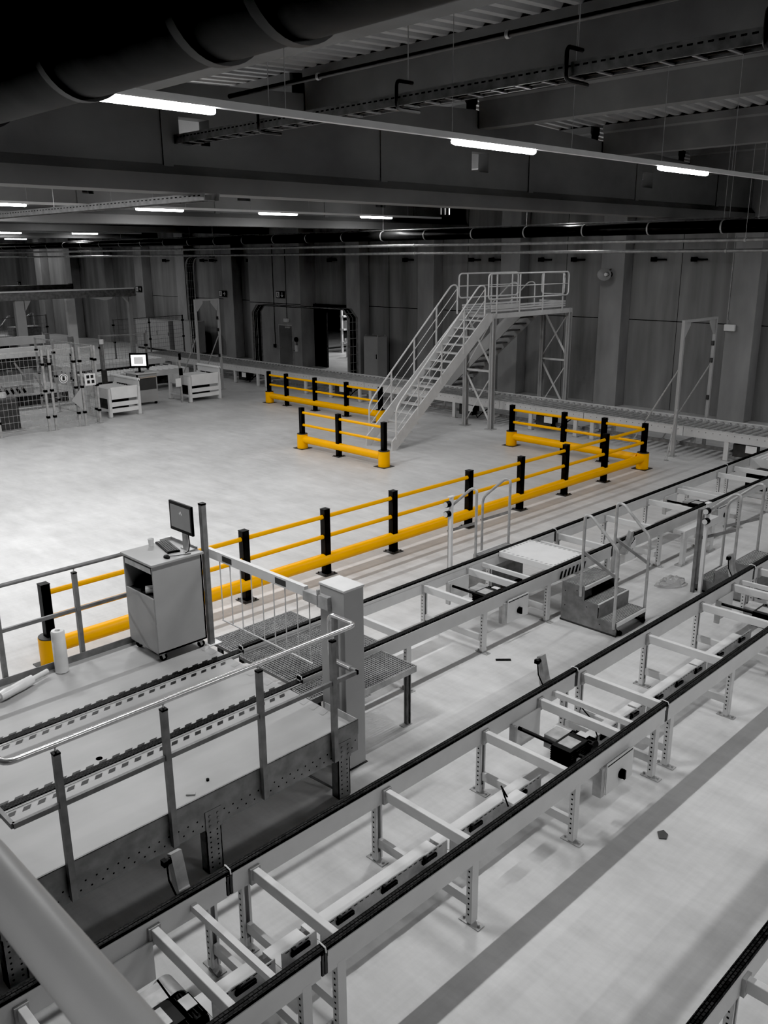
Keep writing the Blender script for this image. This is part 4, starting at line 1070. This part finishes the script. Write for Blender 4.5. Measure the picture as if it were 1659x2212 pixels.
t = thing('computer_monitor', (15.85, 28.4, 1.16), 'bright lit monitor on the control desk behind the fence', 'monitor')
def mon_t(p): return p
a0 = math.radians(-22)
def rb(bb, x0, x1, y0, y1, z0, z1, c=(15.82, 28.4), a=math.radians(-40)):
    k0 = len(bb.v); bb.box(x0, x1, y0, y1, z0, z1)
    bb.v[k0:] = rotz(bb.v[k0:], c, a)
b = B(); rb(b, 15.5, 16.14, 28.38, 28.43, 1.32, 1.84); b.build('screen_case', 'black', t)
b = B(); rb(b, 15.56, 16.08, 28.374, 28.38, 1.39, 1.78); b.m = 1; rb(b, 15.66, 15.98, 28.37, 28.374, 1.46, 1.70)
b.build('screen', ['screenlit', 'screenmid'], t)
b = B(); rb(b, 15.78, 15.86, 28.4, 28.45, 1.16, 1.4); rb(b, 15.66, 15.98, 28.3, 28.5, 1.16, 1.175); b.build('monitor_stand', 'black', t)
t = thing('signal_mast', (14.7, 28.9, 0), 'dark signal mast with a pale lamp on top behind the first transfer stand', 'post')
B().box(14.66, 14.8, 28.85, 28.99, 0, 1.3).build('column', 'dark', t)
B().box(14.69, 14.77, 28.88, 28.96, 1.3, 2.2).build('post', 'galvd', t)
B().cyl((14.73, 28.92, 2.2), (14.73, 28.92, 2.36), .08, 12).build('lamp', 'paint2', t, True)

def fence(label, p, q, n, zt=2.47, mesh=True, sx=.12, sz=.2, mt='galv'):
    p = V(*p, 0); q = V(*q, 0)
    t = thing('safety_fence', (p + q) / 2, label, 'fence', 'wire mesh safety fences')
    d = (q - p) / n; u = d.normalized()
    for i in range(n + 1):
        c = p + d * i
        o = B().box(c.x - .03, c.x + .03, c.y - .03, c.y + .03, .01, zt).build('post', mt, t)
        B().box(c.x - .09, c.x + .09, c.y - .06, c.y + .06, 0, .01).build('foot_plate', mt, o)
        for z in (.4, 1.2, 2.0): B().box(c.x - .045, c.x + .045, c.y - .05, c.y + .05, z, z + .07).build('clip', 'black', o)
    if mesh:
        for i in range(n):
            a = p + d * i + u * .04; c = p + d * (i + 1) - u * .04; L_ = (c - a).length; b = B()
            z = .2
            while z < zt - .02: b.bar(a + V(0, 0, z), c + V(0, 0, z), .008, .008); z += sz
            k = int(L_ / sx)
            for j in range(k + 1):
                s = a.lerp(c, j / k); b.bar(s + V(0, 0, .15), s + V(0, 0, zt - .03), .005, .005)
            b.bar(a + V(0, 0, zt - .03), c + V(0, 0, zt - .03), .03, .03); b.bar(a + V(0, 0, .16), c + V(0, 0, .16), .02, .02)
            b.build('mesh_panel', mt, t)
    return t
fence('mesh safety fence along the front of the caged area, nearest to the open floor', (8.3, 26.0), (11.25, 25.95), 2)
fence('mesh gate bay of the cage front carrying the round prohibition sign', (11.46, 25.95), (12.26, 26.0), 1)
fence('mesh safety fence bay at the cage corner beside the first transfer stand', (12.46, 26.0), (12.98, 26.05), 1)
fence('mesh safety fence running back from the cage corner', (13.02, 26.3), (13.02, 30.4), 3)
fence('mesh safety fence bay behind the control desk', (14.9, 29.4), (16.5, 29.0), 1, mt='galvd')
fence('mesh safety fence far back in front of the wide control cabinet', (20.5, 38.9), (24.6, 39.4), 2, 2.3, mt='galvd')
fence('tall mesh safety fence deep inside the caged area', (12.0, 38.0), (18.0, 40.5), 4, 2.6, mt='galvd')
t = thing('prohibition_sign', (11.9, 25.9, 1.5), 'round white prohibition sign with a dark hand, hung on the cage gate', 'sign')
b = B().cyl((11.85, 25.93, 1.56), (11.85, 25.925, 1.56), .145, 24); b.m = 1; b.cyl((11.85, 25.925, 1.56), (11.85, 25.922, 1.56), .12, 24)
b.m = 0; b.cyl((11.85, 25.922, 1.56), (11.85, 25.920, 1.56), .10, 24); b.m = 1
b.box(11.81, 11.89, 25.916, 25.92, 1.50, 1.58)
for i in range(4): b.box(11.812 + i * .02, 11.827 + i * .02, 25.916, 25.92, 1.58, 1.63)
b.build('sign_disc', ['white', 'lblack'], t)
t = thing('warning_sign', (12.7, 25.95, 1.4), 'square white notice with black pictograms on the cage corner bay', 'sign')
b = B().box(12.53, 12.89, 25.92, 25.935, 1.26, 1.62); b.m = 1
for x, z in ((12.59, 1.48), (12.73, 1.48), (12.6, 1.32), (12.75, 1.32)): b.box(x, x + .09, 25.915, 25.92, z, z + .1)
b.build('sign_panel', ['white', 'lblack'], t)
b = B().prism([(12.36, 1.22), (12.36, .52), (12.02, .86)], 1, 25.88, 25.9)
tag(b.build('grey_panel', 'cab', None, org=(12.2, 25.9, .5)), 'triangular grey plate jutting from the cage gate post', 'panel')

# overhead gantry
t = thing('overhead_gantry', (17.5, 37.6, 0), 'long grey overhead gantry beam on columns above the caged machinery', 'gantry')
B().box(12.5, 21.0, 37.45, 37.75, 3.40, 3.72).build('beam', 'galvd', t)
B().box(13.5, 20.9, 37.40, 37.46, 3.72, 3.78).build('light_edge', 'white', t)
B().box(12.5, 18, 37.5, 37.8, 3.8, 4.0).build('cable_chain', 'dark', t)
for x, w in ((20.72, .08), (15.6, .2)):
    B().box(x - w, x + w, 37.5, 37.7, 0, 3.4).build('column', 'cab', t)
B().box(18.6, 19.0, 39.5, 39.7, 0, 3.4).build('column', 'white', t)
B().prism([(20.66, 3.4), (20.66, 3.1), (20.4, 3.4)], 1, 37.5, 37.7).prism([(15.78, 3.4), (15.78, 2.9), (16.1, 3.4)], 1, 37.5, 37.7).build('gusset', 'cab', t)
B().prism([(19.0, 3.42), (20.6, 3.42), (20.5, 3.25), (20.2, 3.2)], 1, 38.8, 39.0).build('lamp_panel', 'white', t)
B().cyl((13.2, 37.3, 3.85), (13.2, 37.2, 3.85), .2, 14).build('trolley_wheel', 'galv', t, True)
# pallet wrapping machine and inner conveyors
t = thing('wrapping_machine', (13, 31.5, 0), 'pallet wrapping machine with a white crossbeam inside the cage', 'machine')
for x, y in ((10.6, 31), (10.6, 33), (14.6, 31), (14.6, 33)):
    B().box(x - .08, x + .08, y - .08, y + .08, 0, 2.35).build('column', 'galvd', t)
B().box(10.6, 14.6, 30.95, 31.05, 1.75, 2.1).build('crossbeam', 'white', t)
B().box(10.6, 14.6, 32.95, 33.05, 2.0, 2.3).build('crossbeam', 'paint', t)
B().box(11.4, 13.8, 31.3, 32.7, 1.3, 1.72).build('carriage', 'dark', t, bevel=.04)
B().box(11.0, 11.6, 31.2, 32.2, 2.1, 2.6).build('film_head', 'galvd', t, bevel=.04)
for (x, z) in ((11.0, 1.6), (11.6, 1.2), (12.4, 1.6), (13.0, 1.15)): B().bar((x, 30.9, z), (x + .35, 30.9, z - .55), .03, .06).build('link_arm', 'steel', t)
b = B().box(11.4, 12.9, 30.72, 30.8, .5, .8); b.m = 1
for i in range(6): b.bar((11.6 + i * .2, 30.715, .55), (11.5 + i * .2, 30.715, .75), .02, .09)
b.build('base_plate', ['cab', 'lblack'], t)
B().box(10.8, 14.4, 31.2, 32.8, .35, .55).build('turntable', 'white', t)
B().box(10.8, 14.4, 31.25, 32.75, 0.0, .35).build('base', 'dark', t)
def small_roller(x0, x1, y0, y1, z, label):
    t = thing('roller_table', ((x0 + x1) / 2, (y0 + y1) / 2, 0), label, 'conveyor', 'inner roller tables')
    for y in (y0, y1): B().box(x0, x1, y - .03, y + .03, z - .2, z + .02).build('side_beam', 'paint2', t)
    n = int((x1 - x0) / .25)
    for i in range(n):
        x = x0 + (i + .5) * (x1 - x0) / n
        B().cyl((x, y0 + .03, z), (x, y1 - .03, z), .045, 8).build('roller', 'white', t, True)
    for x in (x0 + .2, x1 - .2):
        for y in (y0, y1): B().box(x - .06, x + .06, y - .04, y + .04, 0, z - .2).build('leg', 'paint', t)
    B().box(x0 + .4, x1 - .4, y0 + .2, y1 - .2, .2, .5).build('drive_box', 'dark', t)
small_roller(15.2, 19.6, 31.2, 32.5, .75, 'pale roller table behind the control desk feeding the long roller conveyor')
small_roller(16.0, 20.8, 35.0, 36.2, .75, 'roller table deep behind the wrapping machine')
small_roller(8.2, 10.4, 27.8, 29, .8, 'roller table at the left picture edge inside the cage')
small_roller(9.0, 13.2, 34.4, 35.6, .8, 'roller table behind the wrapping machine columns')
t = thing('strapping_machine', (15.5, 42, 0), 'dark strapping machine with a pale top edge beneath the gantry', 'machine')
B().box(13.6, 16.6, 41.6, 42.6, .4, 1.5).build('housing', 'dark', t, bevel=.05)
B().box(13.4, 16.8, 41.5, 42.7, 1.5, 1.62).build('top_cover', 'paint', t)
B().box(13.9, 16.3, 41.7, 42.5, 0, .4).build('base', 'galvd', t)
B().box(16.9, 18.2, 41.6, 42.4, .0, 2.0).build('tower', 'galvd', t, bevel=.03)
B().tube([(17.0, 41.9, 1.9), (17.9, 41.9, 2.6), (18.0, 41.9, 2.6), (18.0, 41.9, 1.9)], .03, 6).tube([(16.0, 41.9, 1.62), (16.8, 41.9, 2.5), (16.9, 41.9, 2.5)], .03, 6).build('rail', 'steel', t, True)
t = thing('stacked_pallet_frame', (10.3, 27.1, 0), 'dark machine frame with cable bundle beside the cage front post', 'machine')
B().box(10.1, 10.7, 26.7, 27.3, .05, 1.0).build('housing', 'dark', t, bevel=.03)
B().box(10.0, 10.8, 26.6, 27.4, 0, .05).build('base', 'galv', t)
B().box(9.89, 9.99, 26.7, 26.8, 0, 1.25).build('post', 'paint', t)
B().cyl((10.4, 27.2, 1.0), (10.4, 27.2, 1.15), .14, 12).build('reel', 'white', t, True)

# beyond the doorway
small_roller(31.0, 31.1 + 3, 33.2, 34.2, .95, 'roller table glimpsed through the open doorway')
t = thing('rack_unit', (35, 35.8, 0), 'pale racking seen through the open doorway', 'rack')
for x in (32.5, 34, 35.5, 37):
    B().box(x - .05, x + .05, 36.0, 36.1, 0, 3.2).build('upright', 'paint2', t)
for z in (.5, 1.2, 1.9, 2.6): B().box(32.5, 37, 35.9, 36.2, z, z + .1).build('shelf_beam', 'paint2', t)
for i in range(5): B().box(32.7 + i * .85, 33.3 + i * .85, 35.85, 36.25, 1.3, 1.7).build('bin', 'white', t)
t = thing('notice_board', (31.0, 32.5, 0), 'white notice hung on a post just beyond the doorway', 'sign')
B().box(30.95, 31.05, 32.4, 32.5, 0, 1.8).build('post', 'dark', t)
B().box(30.9, 30.94, 31.9, 32.4, .9, 1.5).build('sign_panel', 'white', t)

# ------------------------------------------------------------------ mezzanine rail in the foreground
t = thing('mezzanine_rail', (.3, 1, 3.55), 'thick pale blurred handrail crossing the bottom left corner close to the viewer', 'railing')
RX, RZ = .315, 4.312
B().tube([(RX, -2, RZ), (RX, 5, RZ)], .0335, 24).build('hand_rail', 'paint', t, True)
for y in (-1.5, 4.5): B().cyl((RX, y, 3.56), (RX, y, RZ), .02, 10).build('post', 'paint', t, True)
struct(B().box(-3, .33, -3, 5.2, 3.4, 3.55).build('floor_mezzanine', 'galvd'))
for x, y in ((-.1, -2.6), (-.1, 4.9)): struct(B().box(x - .1, x + .1, y - .1, y + .1, 0, 3.4).build('trim_mezzanine', 'galvd'))

for o in bpy.data.objects:
    if '_o' in o: del o['_o']
